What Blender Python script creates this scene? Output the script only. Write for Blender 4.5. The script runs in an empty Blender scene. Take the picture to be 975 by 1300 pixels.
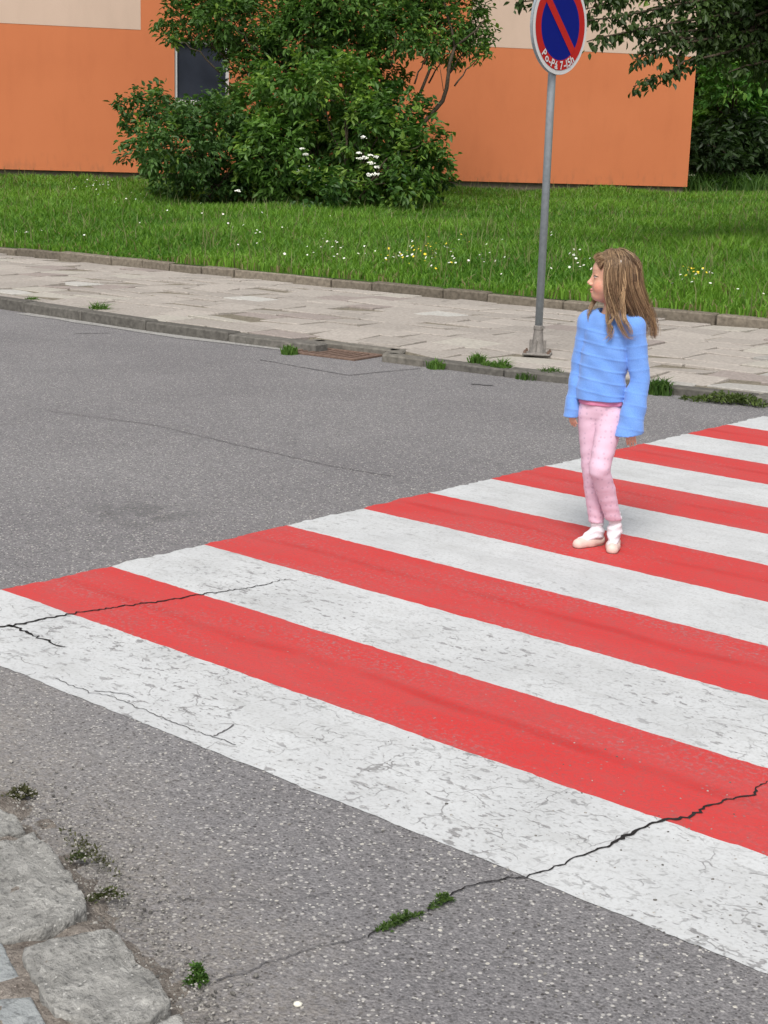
import bpy, math, random
import numpy as np
from mathutils import Vector, Matrix
random.seed(7); rng = np.random.default_rng(7)
S = bpy.context.scene
COL = S.collection
PI = math.pi

# ------------------------------------------------------------------ camera
FPX, YAW, PITCH, ROLL, EYE = 1919.49, -0.71132, 0.23265, 0.030135, 1.62684
PW, PH = 975.0, 1300.0
cf = np.array([math.sin(YAW)*math.cos(PITCH), math.cos(YAW)*math.cos(PITCH), -math.sin(PITCH)])
r0 = np.array([math.cos(YAW), -math.sin(YAW), 0.0]); u0 = np.cross(r0, cf)
cr = math.cos(ROLL)*r0 + math.sin(ROLL)*u0
cu = -math.sin(ROLL)*r0 + math.cos(ROLL)*u0
def ray(px, py): return cf + cr*(px-PW/2)/FPX - cu*(py-PH/2)/FPX
def gp(px, py, z=0.0):                 # a spot on the ground plane at height z
    d = ray(px, py); return np.array([0, 0, EYE]) + d*((z-EYE)/d[2])
def at(px, py, dist):                  # a spot at a known distance
    return np.array([0, 0, EYE]) + ray(px, py)*dist
cam_d = bpy.data.cameras.new('camera'); cam = bpy.data.objects.new('camera', cam_d); COL.objects.link(cam)
cam_d.sensor_fit = 'HORIZONTAL'; cam_d.sensor_width = 36; cam_d.lens = FPX/PW*36
cam_d.clip_start = .05; cam_d.clip_end = 1500
M = Matrix(((cr[0], cu[0], -cf[0], 0), (cr[1], cu[1], -cf[1], 0), (cr[2], cu[2], -cf[2], EYE), (0, 0, 0, 1)))
cam.matrix_world = M
S.camera = cam

# ------------------------------------------------------------------ light
SUN_EL, SUN_AZ = math.radians(52), math.radians(150)     # azimuth clockwise from +Y: behind and right of the photographer
w = bpy.data.worlds.new('World'); S.world = w; w.use_nodes = True
nt = w.node_tree; bg = nt.nodes['Background']
sky = nt.nodes.new('ShaderNodeTexSky'); sky.sky_type = 'NISHITA'; sky.sun_disc = False
sky.sun_elevation = SUN_EL; sky.sun_rotation = SUN_AZ; sky.dust_density = 3; sky.air_density = 1.0
hs = nt.nodes.new('ShaderNodeHueSaturation'); hs.inputs['Saturation'].default_value = .22
nt.links.new(sky.outputs[0], hs.inputs['Color']); nt.links.new(hs.outputs[0], bg.inputs[0])
bg.inputs[1].default_value = .115
sd = bpy.data.lights.new('sun', 'SUN'); sd.energy = 1.85; sd.angle = math.radians(20); sd.color = (1, .96, .9)
sun = bpy.data.objects.new('sun', sd); COL.objects.link(sun)
sv = Vector((math.sin(SUN_AZ)*math.cos(SUN_EL), math.cos(SUN_AZ)*math.cos(SUN_EL), math.sin(SUN_EL)))
sun.rotation_euler = sv.to_track_quat('Z', 'Y').to_euler()
S.view_settings.view_transform = 'Standard'; S.view_settings.look = 'None'; S.view_settings.gamma = 1
S.view_settings.exposure = 0.55

# ------------------------------------------------------------------ node helpers
class NT:
    def __init__(s, name):
        s.m = bpy.data.materials.new(name); s.m.use_nodes = True
        s.t = s.m.node_tree; s.b = s.t.nodes['Principled BSDF']; s._co = None
    def n(s, typ, **kw):
        o = s.t.nodes.new(typ)
        for k, v in kw.items(): setattr(o, k, v)
        return o
    def l(s, a, b): s.t.links.new(a, b)
    def put(s, inp, v):
        if hasattr(v, 'is_linked') or isinstance(v, bpy.types.NodeSocket): s.l(v, inp)
        else:
            if isinstance(v, tuple) and len(v) == 3 and inp.type == 'RGBA': v = v+(1,)
            inp.default_value = v
    def co(s):
        if s._co is None: s._co = s.n('ShaderNodeTexCoord').outputs['Object']
        return s._co
    def pos(s, scale=(1, 1, 1), loc=(0, 0, 0)):
        m = s.n('ShaderNodeMapping'); s.l(s.co(), m.inputs[0]); m.inputs['Scale'].default_value = scale; m.inputs['Location'].default_value = loc
        return m.outputs[0]
    def noise(s, scale, detail=3, rough=.55, vec=None, dist=0.0, col=False):
        o = s.n('ShaderNodeTexNoise'); s.l(vec if vec is not None else s.co(), o.inputs['Vector'])
        o.inputs['Scale'].default_value = scale; o.inputs['Detail'].default_value = detail; o.inputs['Roughness'].default_value = rough; o.inputs['Distortion'].default_value = dist
        return o.outputs['Color' if col else 'Fac']
    def vor(s, scale, feature='F1', out='Distance', vec=None, rand=1.0):
        o = s.n('ShaderNodeTexVoronoi', feature=feature); s.l(vec if vec is not None else s.co(), o.inputs['Vector'])
        o.inputs['Scale'].default_value = scale; o.inputs['Randomness'].default_value = rand
        return o.outputs[out]
    def ramp(s, v, lo, hi, a=0.0, b=1.0):
        o = s.n('ShaderNodeMapRange', clamp=True); s.put(o.inputs[0], v)
        for i, x in enumerate((lo, hi, a, b)): o.inputs[i+1].default_value = x
        return o.outputs[0]
    def math(s, op, a, b=0.0):
        o = s.n('ShaderNodeMath', operation=op); s.put(o.inputs[0], a); s.put(o.inputs[1], b); return o.outputs[0]
    def mix(s, f, a, b, mode='MIX'):
        o = s.n('ShaderNodeMix', data_type='RGBA', blend_type=mode); s.put(o.inputs[0], f); s.put(o.inputs[6], a); s.put(o.inputs[7], b); return o.outputs[2]
    def attr(s, name): return s.n('ShaderNodeAttribute', attribute_name=name).outputs['Color']
    def sep(s, v, i):
        o = s.n('ShaderNodeSeparateXYZ'); s.l(v, o.inputs[0]); return o.outputs[i]
    def addv(s, a, b, k):
        o = s.n('ShaderNodeVectorMath', operation='SCALE'); s.l(b, o.inputs[0]); o.inputs['Scale'].default_value = k
        q = s.n('ShaderNodeVectorMath', operation='ADD'); s.l(a, q.inputs[0]); s.l(o.outputs[0], q.inputs[1]); return q.outputs[0]
    def bump(s, h, strength=.3, dist=.01):
        o = s.n('ShaderNodeBump'); o.inputs['Strength'].default_value = strength; o.inputs['Distance'].default_value = dist
        s.l(h, o.inputs['Height']); s.l(o.outputs[0], s.b.inputs['Normal'])
    def done(s, col, rough=.8, spec=.3, metal=0.0):
        s.put(s.b.inputs['Base Color'], col); s.put(s.b.inputs['Roughness'], rough)
        s.b.inputs['Specular IOR Level'].default_value = spec; s.b.inputs['Metallic'].default_value = metal
        return s.m

def asphalt_col(k, dust=True):
    base = k.mix(k.ramp(k.noise(.7, 4), .35, .68), (.226, .219, .226), (.28, .273, .277))
    base = k.mix(k.ramp(k.noise(9, 4), .3, .7, 0, .35), base, (.17, .162, .166))
    base = k.mix(k.ramp(k.noise(160, 2), .38, .62), k.mix(1.0, base, (.66, .66, .66), 'MULTIPLY'), base)
    base = k.mix(k.ramp(k.noise(48, 4, .7), .36, .64), k.mix(1.0, base, (.70, .70, .70), 'MULTIPLY'), k.mix(1.0, base, (1.16, 1.15, 1.14), 'MULTIPLY'))
    v = k.vor(115, out='Color'); r = k.sep(v, 0)
    dd = k.vor(115)
    inside = k.ramp(dd, .26, .34, 1, 0)
    base = k.mix(k.math('MULTIPLY', inside, k.ramp(r, .868, .878)), base, (.52, .5, .46))
    base = k.mix(k.math('MULTIPLY', inside, k.ramp(r, .175, .165)), base, (.075, .07, .072))
    v3 = k.vor(70, vec=k.pos(loc=(9, 2, 4)), out='Color'); i3 = k.ramp(k.vor(70, vec=k.pos(loc=(9, 2, 4))), .24, .36, 1, 0)
    base = k.mix(k.math('MULTIPLY', i3, k.ramp(k.sep(v3, 2), .86, .88)), base, (.095, .09, .09))
    base = k.mix(k.math('MULTIPLY', i3, k.ramp(k.sep(v3, 2), .13, .11)), base, (.40, .385, .365))
    v2 = k.vor(52, out='Color'); i2 = k.ramp(k.vor(52), .2, .28, 1, 0)
    base = k.mix(k.math('MULTIPLY', i2, k.ramp(k.sep(v2, 1), .955, .965)), base, (.5, .475, .42))
    base = k.mix(k.math('MULTIPLY', i2, k.ramp(k.sep(v2, 1), .04, .03)), base, (.06, .055, .055))
    return base, dd

def mat_asphalt():
    k = NT('asphalt'); c, dd = asphalt_col(k)
    qa, qb = gp(172, 1170)[:2], gp(62, 1040)[:2]; qd = (qb-qa)/np.linalg.norm(qb-qa); qn = np.array([-qd[1], qd[0]])
    if qn @ (gp(500, 1000)[:2]-qa) < 0: qn = -qn
    off = k.math('SUBTRACT', k.math('ADD', k.math('MULTIPLY', k.sep(k.co(), 0), float(qn[0])), k.math('MULTIPLY', k.sep(k.co(), 1), float(qn[1]))), float(qn@qa))
    dust = k.ramp(k.math('ADD', off, k.math('MULTIPLY', k.math('SUBTRACT', k.noise(5, 5, .65), .5), .7)), .42, -.02)
    c = k.mix(k.math('MULTIPLY', k.math('MULTIPLY', dust, k.ramp(k.noise(60, 3), .4, .6, .35, 1)), .55), c, k.mix(k.ramp(k.noise(140, 3), .35, .65), (.17, .15, .13), (.36, .33, .29)))
    gx_, gy_ = gp(182, 652)[:2]
    wob = k.addv(k.co(), k.noise(4, 3, col=True), .35)
    dx = k.math('DIVIDE', k.math('SUBTRACT', k.sep(wob, 0), float(gx_)+.17), .30); dy = k.math('DIVIDE', k.math('SUBTRACT', k.sep(wob, 1), float(gy_)+.17), .22)
    oil = k.ramp(k.math('ADD', k.math('MULTIPLY', dx, dx), k.math('MULTIPLY', dy, dy)), .1, 1.2, .5, 0)
    c = k.mix(k.math('MULTIPLY', oil, k.ramp(k.noise(9, 3), .35, .6)), c, (.08, .078, .08))
    # old oil drips and patches with shapes of their own
    st = k.math('MULTIPLY', k.ramp(k.noise(1.1, 2), .66, .74), k.ramp(k.noise(5, 3), .45, .6))
    c = k.mix(k.math('MULTIPLY', st, .35), c, (.09, .088, .09))
    k.bump(k.math('ADD', k.noise(110, 3), k.math('MULTIPLY', dd, .7)), .6, .008)
    return k.done(c, .88, .25)
def mat_white():
    k = NT('white_road_paint'); asp, dd = asphalt_col(k)
    wv = k.addv(k.co(), k.noise(5, 4, col=True), .22)
    c = k.mix(k.ramp(k.noise(3, 5), .3, .7), (.47, .48, .485), (.555, .567, .572))
    c = k.mix(k.ramp(k.noise(1.3, 5, vec=k.pos((1, 4, 1))), .5, .75, 0, .5), c, (.37, .375, .37))
    # alligator cracks, broken up
    e = k.vor(5.2, 'DISTANCE_TO_EDGE', vec=wv)
    e2 = k.vor(13, 'DISTANCE_TO_EDGE', vec=wv)
    near = k.ramp(k.sep(k.co(), 1), 1.75, .6, .15, 1)            # the stripes by the kerb are the oldest
    br = k.math('MULTIPLY', k.math('MULTIPLY', k.ramp(k.noise(2.3, 3), .43, .52), k.ramp(k.noise(7, 2), .42, .54)), near)
    br2 = k.math('MULTIPLY', k.ramp(k.noise(3.1, 3, vec=k.pos(loc=(5, 3, 1))), .45, .54), near)
    cr1 = k.math('MULTIPLY', k.math('MULTIPLY', k.ramp(e, .006, .015, 1, 0), br), k.ramp(k.noise(14, 2), .36, .46))
    cr2 = k.math('MULTIPLY', k.ramp(e2, .02, .045, 1, 0), br2)
    cr2 = k.math('MULTIPLY', cr2, k.ramp(k.noise(22, 2), .5, .58))
    crk = k.math('MAXIMUM', cr1, k.math('MULTIPLY', cr2, .75))
    # grain of the stones showing through, and grime
    c = k.mix(k.ramp(k.noise(75, 3, .65), .50, .70, 0, .42), c, (.27, .27, .265))
    c = k.mix(k.ramp(k.noise(11, 4, .6, vec=k.pos((.7, 1.3, 1), (4, 4, 4))), .5, .75, 0, .35), c, (.36, .36, .35))
    # chips along the tracks
    ch = k.math('MAXIMUM', k.ramp(k.noise(26, 3, .6, vec=k.pos((.55, 1.1, 1))), .60, .635), k.ramp(k.noise(60, 2, .6, vec=k.pos((.6, 1.1, 1), (7, 1, 2))), .64, .67))
    ch = k.math('MULTIPLY', k.math('MULTIPLY', ch, k.ramp(k.noise(1.7, 3, vec=k.pos(loc=(2, 8, 0))), .36, .56)), k.ramp(k.sep(k.co(), 1), 2.6, 1.2, .3, 1))
    pin = k.math('MULTIPLY', k.ramp(k.vor(70), .17, .22, 1, 0), k.ramp(k.sep(k.vor(70, out='Color'), 0), .86, .88))
    bare = k.math('MAXIMUM', ch, k.math('MULTIPLY', pin, .7))
    c = k.mix(k.math('MULTIPLY', bare, .85), c, k.mix(.4, asp, (.27, .268, .266)))
    c = k.mix(k.math('MULTIPLY', crk, .72), c, (.15, .145, .143))
    h = k.math('SUBTRACT', k.math('MULTIPLY', k.noise(90, 3), .6), k.math('MAXIMUM', bare, crk))
    k.bump(h, .35, .006)
    return k.done(c, .75, .3)
def mat_red():
    k = NT('red_road_paint'); asp, dd = asphalt_col(k)
    c = k.mix(k.ramp(k.noise(2.2, 5, vec=k.pos((.5, 2.5, 1))), .35, .65), (.53, .036, .034), (.50, .055, .053))
    # overlap band of the two roller passes, a bit denser and redder
    y = k.math('ADD', k.sep(k.co(), 1), k.math('MULTIPLY', k.noise(1.1, 2), .16))
    fr = k.math('FRACT', y)
    band = k.math('MULTIPLY', k.ramp(fr, .80, .825), k.ramp(fr, .88, .85))
    c = k.mix(k.math('MULTIPLY', k.math('MULTIPLY', band, k.ramp(k.noise(3, 4), .3, .6)), .7), c, (.43, .022, .02))
    worn = k.math('MULTIPLY', k.ramp(k.noise(60, 3, .7), .5, .66), k.ramp(k.noise(1.6, 4, vec=k.pos((.6, 2, 1), (1, 4, 0))), .44, .64, 0, .7))
    c = k.mix(worn, c, (.29, .19, .195))
    c = k.mix(k.ramp(k.noise(85, 3, .65), .48, .68, 0, .5), c, (.25, .075, .075))
    c = k.mix(k.ramp(k.noise(9, 4, .6), .52, .75, 0, .35), c, (.30, .085, .08))
    pin = k.math('MULTIPLY', k.ramp(k.vor(60), .18, .24, 1, 0), k.ramp(k.sep(k.vor(60, out='Color'), 0), .93, .94))
    c = k.mix(k.math('MULTIPLY', pin, .7), c, k.mix(.5, asp, (.3, .2, .2)))
    k.bump(k.noise(110, 3), .3, .005)
    return k.done(c, .72, .3)
def mat_attr(name, rough=.8, spec=.25, grain=0.0, gscale=60, bump=0.0):
    k = NT(name); c = k.attr('tint')
    if grain: c = k.mix(k.ramp(k.noise(gscale, 4), .3, .7), k.mix(1.0, c, (1-grain,)*3, 'MULTIPLY'), c)
    if bump: k.bump(k.noise(gscale, 4), bump, .01)
    return k.done(c, rough, spec)
def mat_stone(name, a, b, scale=14, spots=True):
    k = NT(name)
    c = k.mix(k.ramp(k.noise(scale, 6, .65), .32, .66), a, b)
    c = k.mix(k.ramp(k.noise(scale*5, 4, .65), .52, .68, 0, .75), c, tuple(x*.45 for x in a))
    c = k.mix(k.ramp(k.noise(scale*2.2, 5, .7, vec=k.pos(loc=(3, 7, 1))), .56, .68, 0, .6), c, tuple(min(1, x*1.35) for x in b))
    if spots:
        c = k.mix(k.math('MULTIPLY', k.ramp(k.vor(scale*6), .2, .28, 1, 0), k.ramp(k.sep(k.vor(scale*6, out='Color'), 0), .8, .82)), c, tuple(min(1, x*1.35) for x in b))
    k.bump(k.math('ADD', k.noise(scale, 6, .7), k.math('MULTIPLY', k.noise(scale*6, 3), .4)), .8, .02)
    return k.done(c, .92, .15)
def mat_plain(name, col, rough=.6, spec=.4, metal=0.0, var=.12, scale=20, bump=0.0):
    k = NT(name)
    c = k.mix(k.ramp(k.noise(scale, 4), .3, .7), tuple(x*(1-var) for x in col), col)
    if bump: k.bump(k.noise(scale, 4), bump, .01)
    return k.done(c, rough, spec, metal)
def mat_leaf(name, trans=.35, rough=.5):
    k = NT(name); c = k.attr('tint'); k.done(c, rough, .35)
    t = k.n('ShaderNodeBsdfTranslucent'); k.l(k.mix(1.0, c, (1.0, 1.15, .5), 'MULTIPLY'), t.inputs[0])
    mx = k.n('ShaderNodeMixShader'); mx.inputs[0].default_value = trans
    k.l(k.b.outputs[0], mx.inputs[1]); k.l(t.outputs[0], mx.inputs[2])
    k.l(mx.outputs[0], k.t.nodes['Material Output'].inputs[0])
    return k.m
def mat_wall(name, a, b):
    k = NT(name)
    c = k.mix(k.ramp(k.noise(.45, 4), .3, .7), a, b)
    c = k.mix(k.ramp(k.noise(2.2, 5, vec=k.pos((1, 1, .35))), .5, .8, 0, .22), c, tuple(x*.72 for x in a))
    # splash dirt over the plinth
    z = k.sep(k.n('ShaderNodeNewGeometry').outputs['Position'], 2)
    d = k.math('MULTIPLY', k.ramp(z, 1.0, 1.45, 1, 0), k.ramp(k.noise(6, 5, vec=k.pos((1, 1, .4))), .5, .75))
    c = k.mix(k.math('MULTIPLY', d, .45), c, (.12, .09, .06))
    k.bump(k.noise(40, 4), .25, .01)
    return k.done(c, .9, .15)

# ------------------------------------------------------------------ mesh helpers
def mesh(name, V, F, mat=None, tint=None, smooth=False, parent=None, loc=None):
    """V (n,3); F list of index lists or int array (m,k)"""
    V = np.asarray(V, np.float32); me = bpy.data.meshes.new(name)
    me.vertices.add(len(V)); me.vertices.foreach_set('co', V.ravel())
    if isinstance(F, np.ndarray):
        m, kk = F.shape; tot = np.full(m, kk, np.int32); flat = F.astype(np.int32).ravel()
    else:
        tot = np.array([len(f) for f in F], np.int32); flat = np.array([i for f in F for i in f], np.int32)
    me.loops.add(len(flat)); me.loops.foreach_set('vertex_index', flat)
    me.polygons.add(len(tot)); st = np.zeros(len(tot), np.int32); st[1:] = np.cumsum(tot)[:-1]
    me.polygons.foreach_set('loop_start', st); me.polygons.foreach_set('loop_total', tot)
    me.polygons.foreach_set('use_smooth', np.full(len(tot), bool(smooth)))
    if tint is not None:
        a = me.color_attributes.new('tint', 'FLOAT_COLOR', 'POINT'); T = np.ones((len(V), 4), np.float32); T[:, :3] = tint
        a.data.foreach_set('color', T.ravel())
    me.update(calc_edges=True); me.validate()
    if mat: me.materials.append(mat)
    o = bpy.data.objects.new(name, me); COL.objects.link(o)
    if parent: o.parent = parent
    if loc is not None: o.location = loc
    return o
class MB:
    def __init__(s): s.v = []; s.f = []; s.t = []
    def add(s, V, F, tint=(1, 1, 1)):
        b = len(s.v); s.v += [tuple(x) for x in V]; s.f += [[i+b for i in f] for f in F]; s.t += [tint]*len(V)
    def box(s, c, sz, rz=0.0, bev=0.0, tint=(1, 1, 1), rx=0.0, ry=0.0):
        hx, hy, hz = [x/2 for x in sz]; R = Matrix.Rotation(rz, 3, 'Z') @ Matrix.Rotation(ry, 3, 'Y') @ Matrix.Rotation(rx, 3, 'X')
        if bev <= 0:
            P = [(x*hx, y*hy, z*hz) for z in (-1, 1) for x, y in ((-1, -1), (1, -1), (1, 1), (-1, 1))]
            F = [[3, 2, 1, 0], [4, 5, 6, 7]]+[[i, (i+1) % 4, (i+1) % 4+4, i+4] for i in range(4)]
        else:
            b = bev; P = []
            for z, q in ((-hz, b), (-hz+b, 0), (hz-b, 0), (hz, b)):
                x, y = hx-q, hy-q; c2 = b if q == 0 else b*.4
                P += [(-x+c2, -y, z), (x-c2, -y, z), (x, -y+c2, z), (x, y-c2, z), (x-c2, y, z), (-x+c2, y, z), (-x, y-c2, z), (-x, -y+c2, z)]
            F = [[7, 6, 5, 4, 3, 2, 1, 0], list(range(24, 32))]
            for k in range(3): F += [[k*8+i, k*8+(i+1) % 8, k*8+8+(i+1) % 8, k*8+8+i] for i in range(8)]
        s.add([R @ Vector(p)+Vector(c) for p in P], F, tint)
    def tube(s, pts, rad, n=8, tint=(1, 1, 1), cap=True):
        pts = [np.asarray(p, float) for p in pts]; V = []; F = []
        ref = np.array([.31, .87, .38])
        for i, p in enumerate(pts):
            t = pts[min(i+1, len(pts)-1)]-pts[max(i-1, 0)]; t = t/(np.linalg.norm(t)+1e-9)
            a = np.cross(t, ref); a /= np.linalg.norm(a)+1e-9; b = np.cross(t, a)
            r = rad[i] if hasattr(rad, '__len__') else rad
            V += [p+r*(math.cos(2*PI*k/n)*a+math.sin(2*PI*k/n)*b) for k in range(n)]
        for i in range(len(pts)-1): F += [[i*n+k, i*n+(k+1) % n, (i+1)*n+(k+1) % n, (i+1)*n+k] for k in range(n)]
        if cap: F += [list(range(n))[::-1], list(range((len(pts)-1)*n, len(pts)*n))]
        s.add(V, F, tint)
    def lathe(s, prof, c=(0, 0, 0), n=24, tint=(1, 1, 1)):
        V = []; F = []
        for r, z in prof: V += [(c[0]+r*math.cos(2*PI*k/n), c[1]+r*math.sin(2*PI*k/n), c[2]+z) for k in range(n)]
        for i in range(len(prof)-1): F += [[i*n+k, i*n+(k+1) % n, (i+1)*n+(k+1) % n, (i+1)*n+k] for k in range(n)]
        F += [list(range(n))[::-1], list(range((len(prof)-1)*n, len(prof)*n))]
        s.add(V, F, tint)
    def build(s, name, mat, parent=None, smooth=False, loc=None):
        return mesh(name, s.v, s.f, mat, np.array(s.t, np.float32), smooth, parent, loc)
def tag(o, label, cat, group=None):
    o['label'] = label; o['category'] = cat
    if group: o['group'] = group
    return o
def struct(o): o['kind'] = 'structure'; return o
def stuff(o, label=None, cat=None):
    o['kind'] = 'stuff'
    if label: o['label'] = label; o['category'] = cat
    return o
def empty(name, loc=(0, 0, 0), rz=0.0):
    o = bpy.data.objects.new(name, None); COL.objects.link(o); o.location = loc; o.rotation_euler = (0, 0, rz); return o
def vnoise(x, seed=0):                 # cheap smooth 1-d noise
    x = np.asarray(x, float); i = np.floor(x).astype(int); f = x-i; f = f*f*(3-2*f)
    h = lambda n: np.modf(np.abs(np.sin(n*127.1+seed*311.7)*43758.5453))[0]
    return h(i)*(1-f)+h(i+1)*f

# ------------------------------------------------------------------ materials
M_ASPH = mat_asphalt(); M_WHITE = mat_white(); M_RED = mat_red()
M_SLAB = mat_attr('concrete_slab', .9, .15, .3, 35, .4)
M_KERB = mat_attr('weathered_concrete', .93, .1, .45, 22, .6)
M_LEAF = mat_leaf('leaves'); M_GRASS = mat_leaf('grass_blades', .4, .55)
M_BARK = mat_plain('bark', (.09, .07, .05), .9, .1, var=.5, scale=30, bump=.6)
M_GALV = mat_plain('galvanised_steel', (.33, .37, .40), .5, .5, .35, .2, 30)
M_CAST = mat_plain('cast_metal', (.26, .24, .22), .7, .3, .2, .35, 40, .3)
M_RUST = mat_plain('rusty_iron', (.20, .135, .105), .85, .2, .1, .4, 40, .4)
M_ORANGE = mat_wall('orange_render', (.52, .165, .070), (.555, .182, .078))
M_CREAM = mat_wall('cream_render', (.54, .40, .315), (.58, .43, .345))
M_PLINTH = mat_plain('plinth_render', (.16, .13, .10), .9, .1, var=.3, scale=8)
M_FRAME = mat_plain('window_frame', (.55, .56, .56), .5, .4)
M_GLASS = mat_plain('dark_pane', (.035, .04, .055), .12, .5, var=.3, scale=2)
M_CRACK = mat_plain('crack_inside', (.035, .033, .033), 1, 0, var=.3)
M_SEAM = mat_plain('tar_seam', (.13, .126, .127), .85, .2, var=.35, scale=12)
M_SOIL = mat_stone('gravel_soil', (.13, .11, .095), (.27, .24, .21), 22)
M_STONE = mat_stone('granite_kerb', (.19, .187, .176), (.34, .334, .315), 15)
M_GREYSLAB = mat_stone('grey_slab', (.23, .245, .25), (.29, .305, .305), 9, False)
M_TINT = mat_attr('tinted', .7, .3)

# ------------------------------------------------------------------ ground
def lerp_poly(P, x):
    P = np.array(P); return np.interp(x, P[:, 0], P[:, 1])
KERB = [(-60, 6.2), (-30, 8.1), (-18, 8.72), (-13, 8.95), (-10.3, 8.92), (-8.95, 9.06), (-6.4, 9.27), (-5.5, 9.52), (-4.8, 9.65), (0, 10.05), (30, 12.0)]
KH = [(-60, .12), (-18, .12), (-13, .105), (-10.3, .085), (-8.6, .065), (-6.5, .05), (-5.3, .055), (0, .06), (30, .1)]
kerb_y = lambda x: lerp_poly(KERB, x); kerb_h = lambda x: lerp_poly(KH, x)
back_y = lambda x: 12.97+.058*(np.asarray(x)+12.35)
def pave_z(x, y):
    t = np.clip((y-kerb_y(x)-.15)/(back_y(x)-kerb_y(x)-.15), 0, 1); return kerb_h(x)*(1-t)+.1*t
BL = np.array([-30.9, 21.6]); BR = np.array([-20.84, 36.1])
bd = (BR-BL)/np.linalg.norm(BR-BL); bn = np.array([bd[1], -bd[0]])     # along the facade / outwards
def lawn_z(x, y):
    dp = np.maximum(y-back_y(x)-.1, 0); db = np.maximum((x-BL[0])*bn[0]+(y-BL[1])*bn[1], 0)
    t = dp/(dp+db+.01); return .19+.54*np.clip(t, 0, 1)+.03*np.sin(x*1.3+y*.7)*np.clip(dp, 0, 1)

def sheet(name, pts, z, mat): return mesh(name, [(x, y, z) for x, y in pts], [list(range(len(pts)))], mat)
struct(sheet('ground', [(-400, -400), (400, -400), (400, 400), (-400, 400)], -.35, mat_plain('earth', (.12, .13, .07), .95, .1)))
struct(sheet('road', [(-80, -12), (40, -12), (40, 12.4), (0, 10.3), (-5, 9.9), (-9, 9.6), (-80, 6.9)], 0, M_ASPH))

# far kerb
mb = MB(); x = -34.0
while x < 16:
    L = random.uniform(.85, 1.05); x1 = x+L
    if not (-8.98 < (x+x1)/2 < -8.0):
        xa, xb = x+.006, x1-.006; ya, yb = kerb_y(xa), kerb_y(xb)
        c = ((xa+xb)/2, (ya+yb)/2+.09); h = kerb_h(c[0])+random.uniform(-.008, .008)
        g = random.uniform(.14, .21)
        dark = .75 if -7.8 < c[0] < -5.4 else 1
        mb.box((c[0], c[1], h/2-.12), (math.hypot(xb-xa, yb-ya), .17+random.uniform(0, .02), h+.25), math.atan2(yb-ya, xb-xa)+random.uniform(-.012, .012), .012, (g*dark, g*.94*dark, g*.84*dark), random.uniform(-.05, .02))
    x = x1
for (cx, cy, lx, ly, rz) in ((-8.92, 9.24, .16, .40, -.2), (-8.47, 9.42, .86, .14, .08), (-8.0, 9.36, .14, .34, .5), (-7.75, 9.22, .4, .16, .08)):
    mb.box((cx, cy, -.08), (lx, ly, .28), rz, .012, (.2, .185, .16))
struct(mb.build('kerb', M_KERB))
# concrete gutter strip
V = []; F = []; xs = np.concatenate([np.arange(-34, -9.1, .3), np.arange(-9.0, 14, .3)])
for i, x in enumerate(xs):
    wv = .02+.10*vnoise(x*.9, 3)+.05*vnoise(x*6, 2)
    V += [(x, kerb_y(x)-wv, .004), (x, kerb_y(x)+.06, .004)]
for i in range(len(xs)-1):
    if vnoise(xs[i]*.35, 9) > .52 and not (-9.0 < xs[i] < -7.9): F.append([2*i, 2*i+2, 2*i+3, 2*i+1])
struct(mesh('gutter', V, F, mat_stone('pale_concrete', (.25, .245, .235), (.38, .37, .35), 12)))
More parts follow.
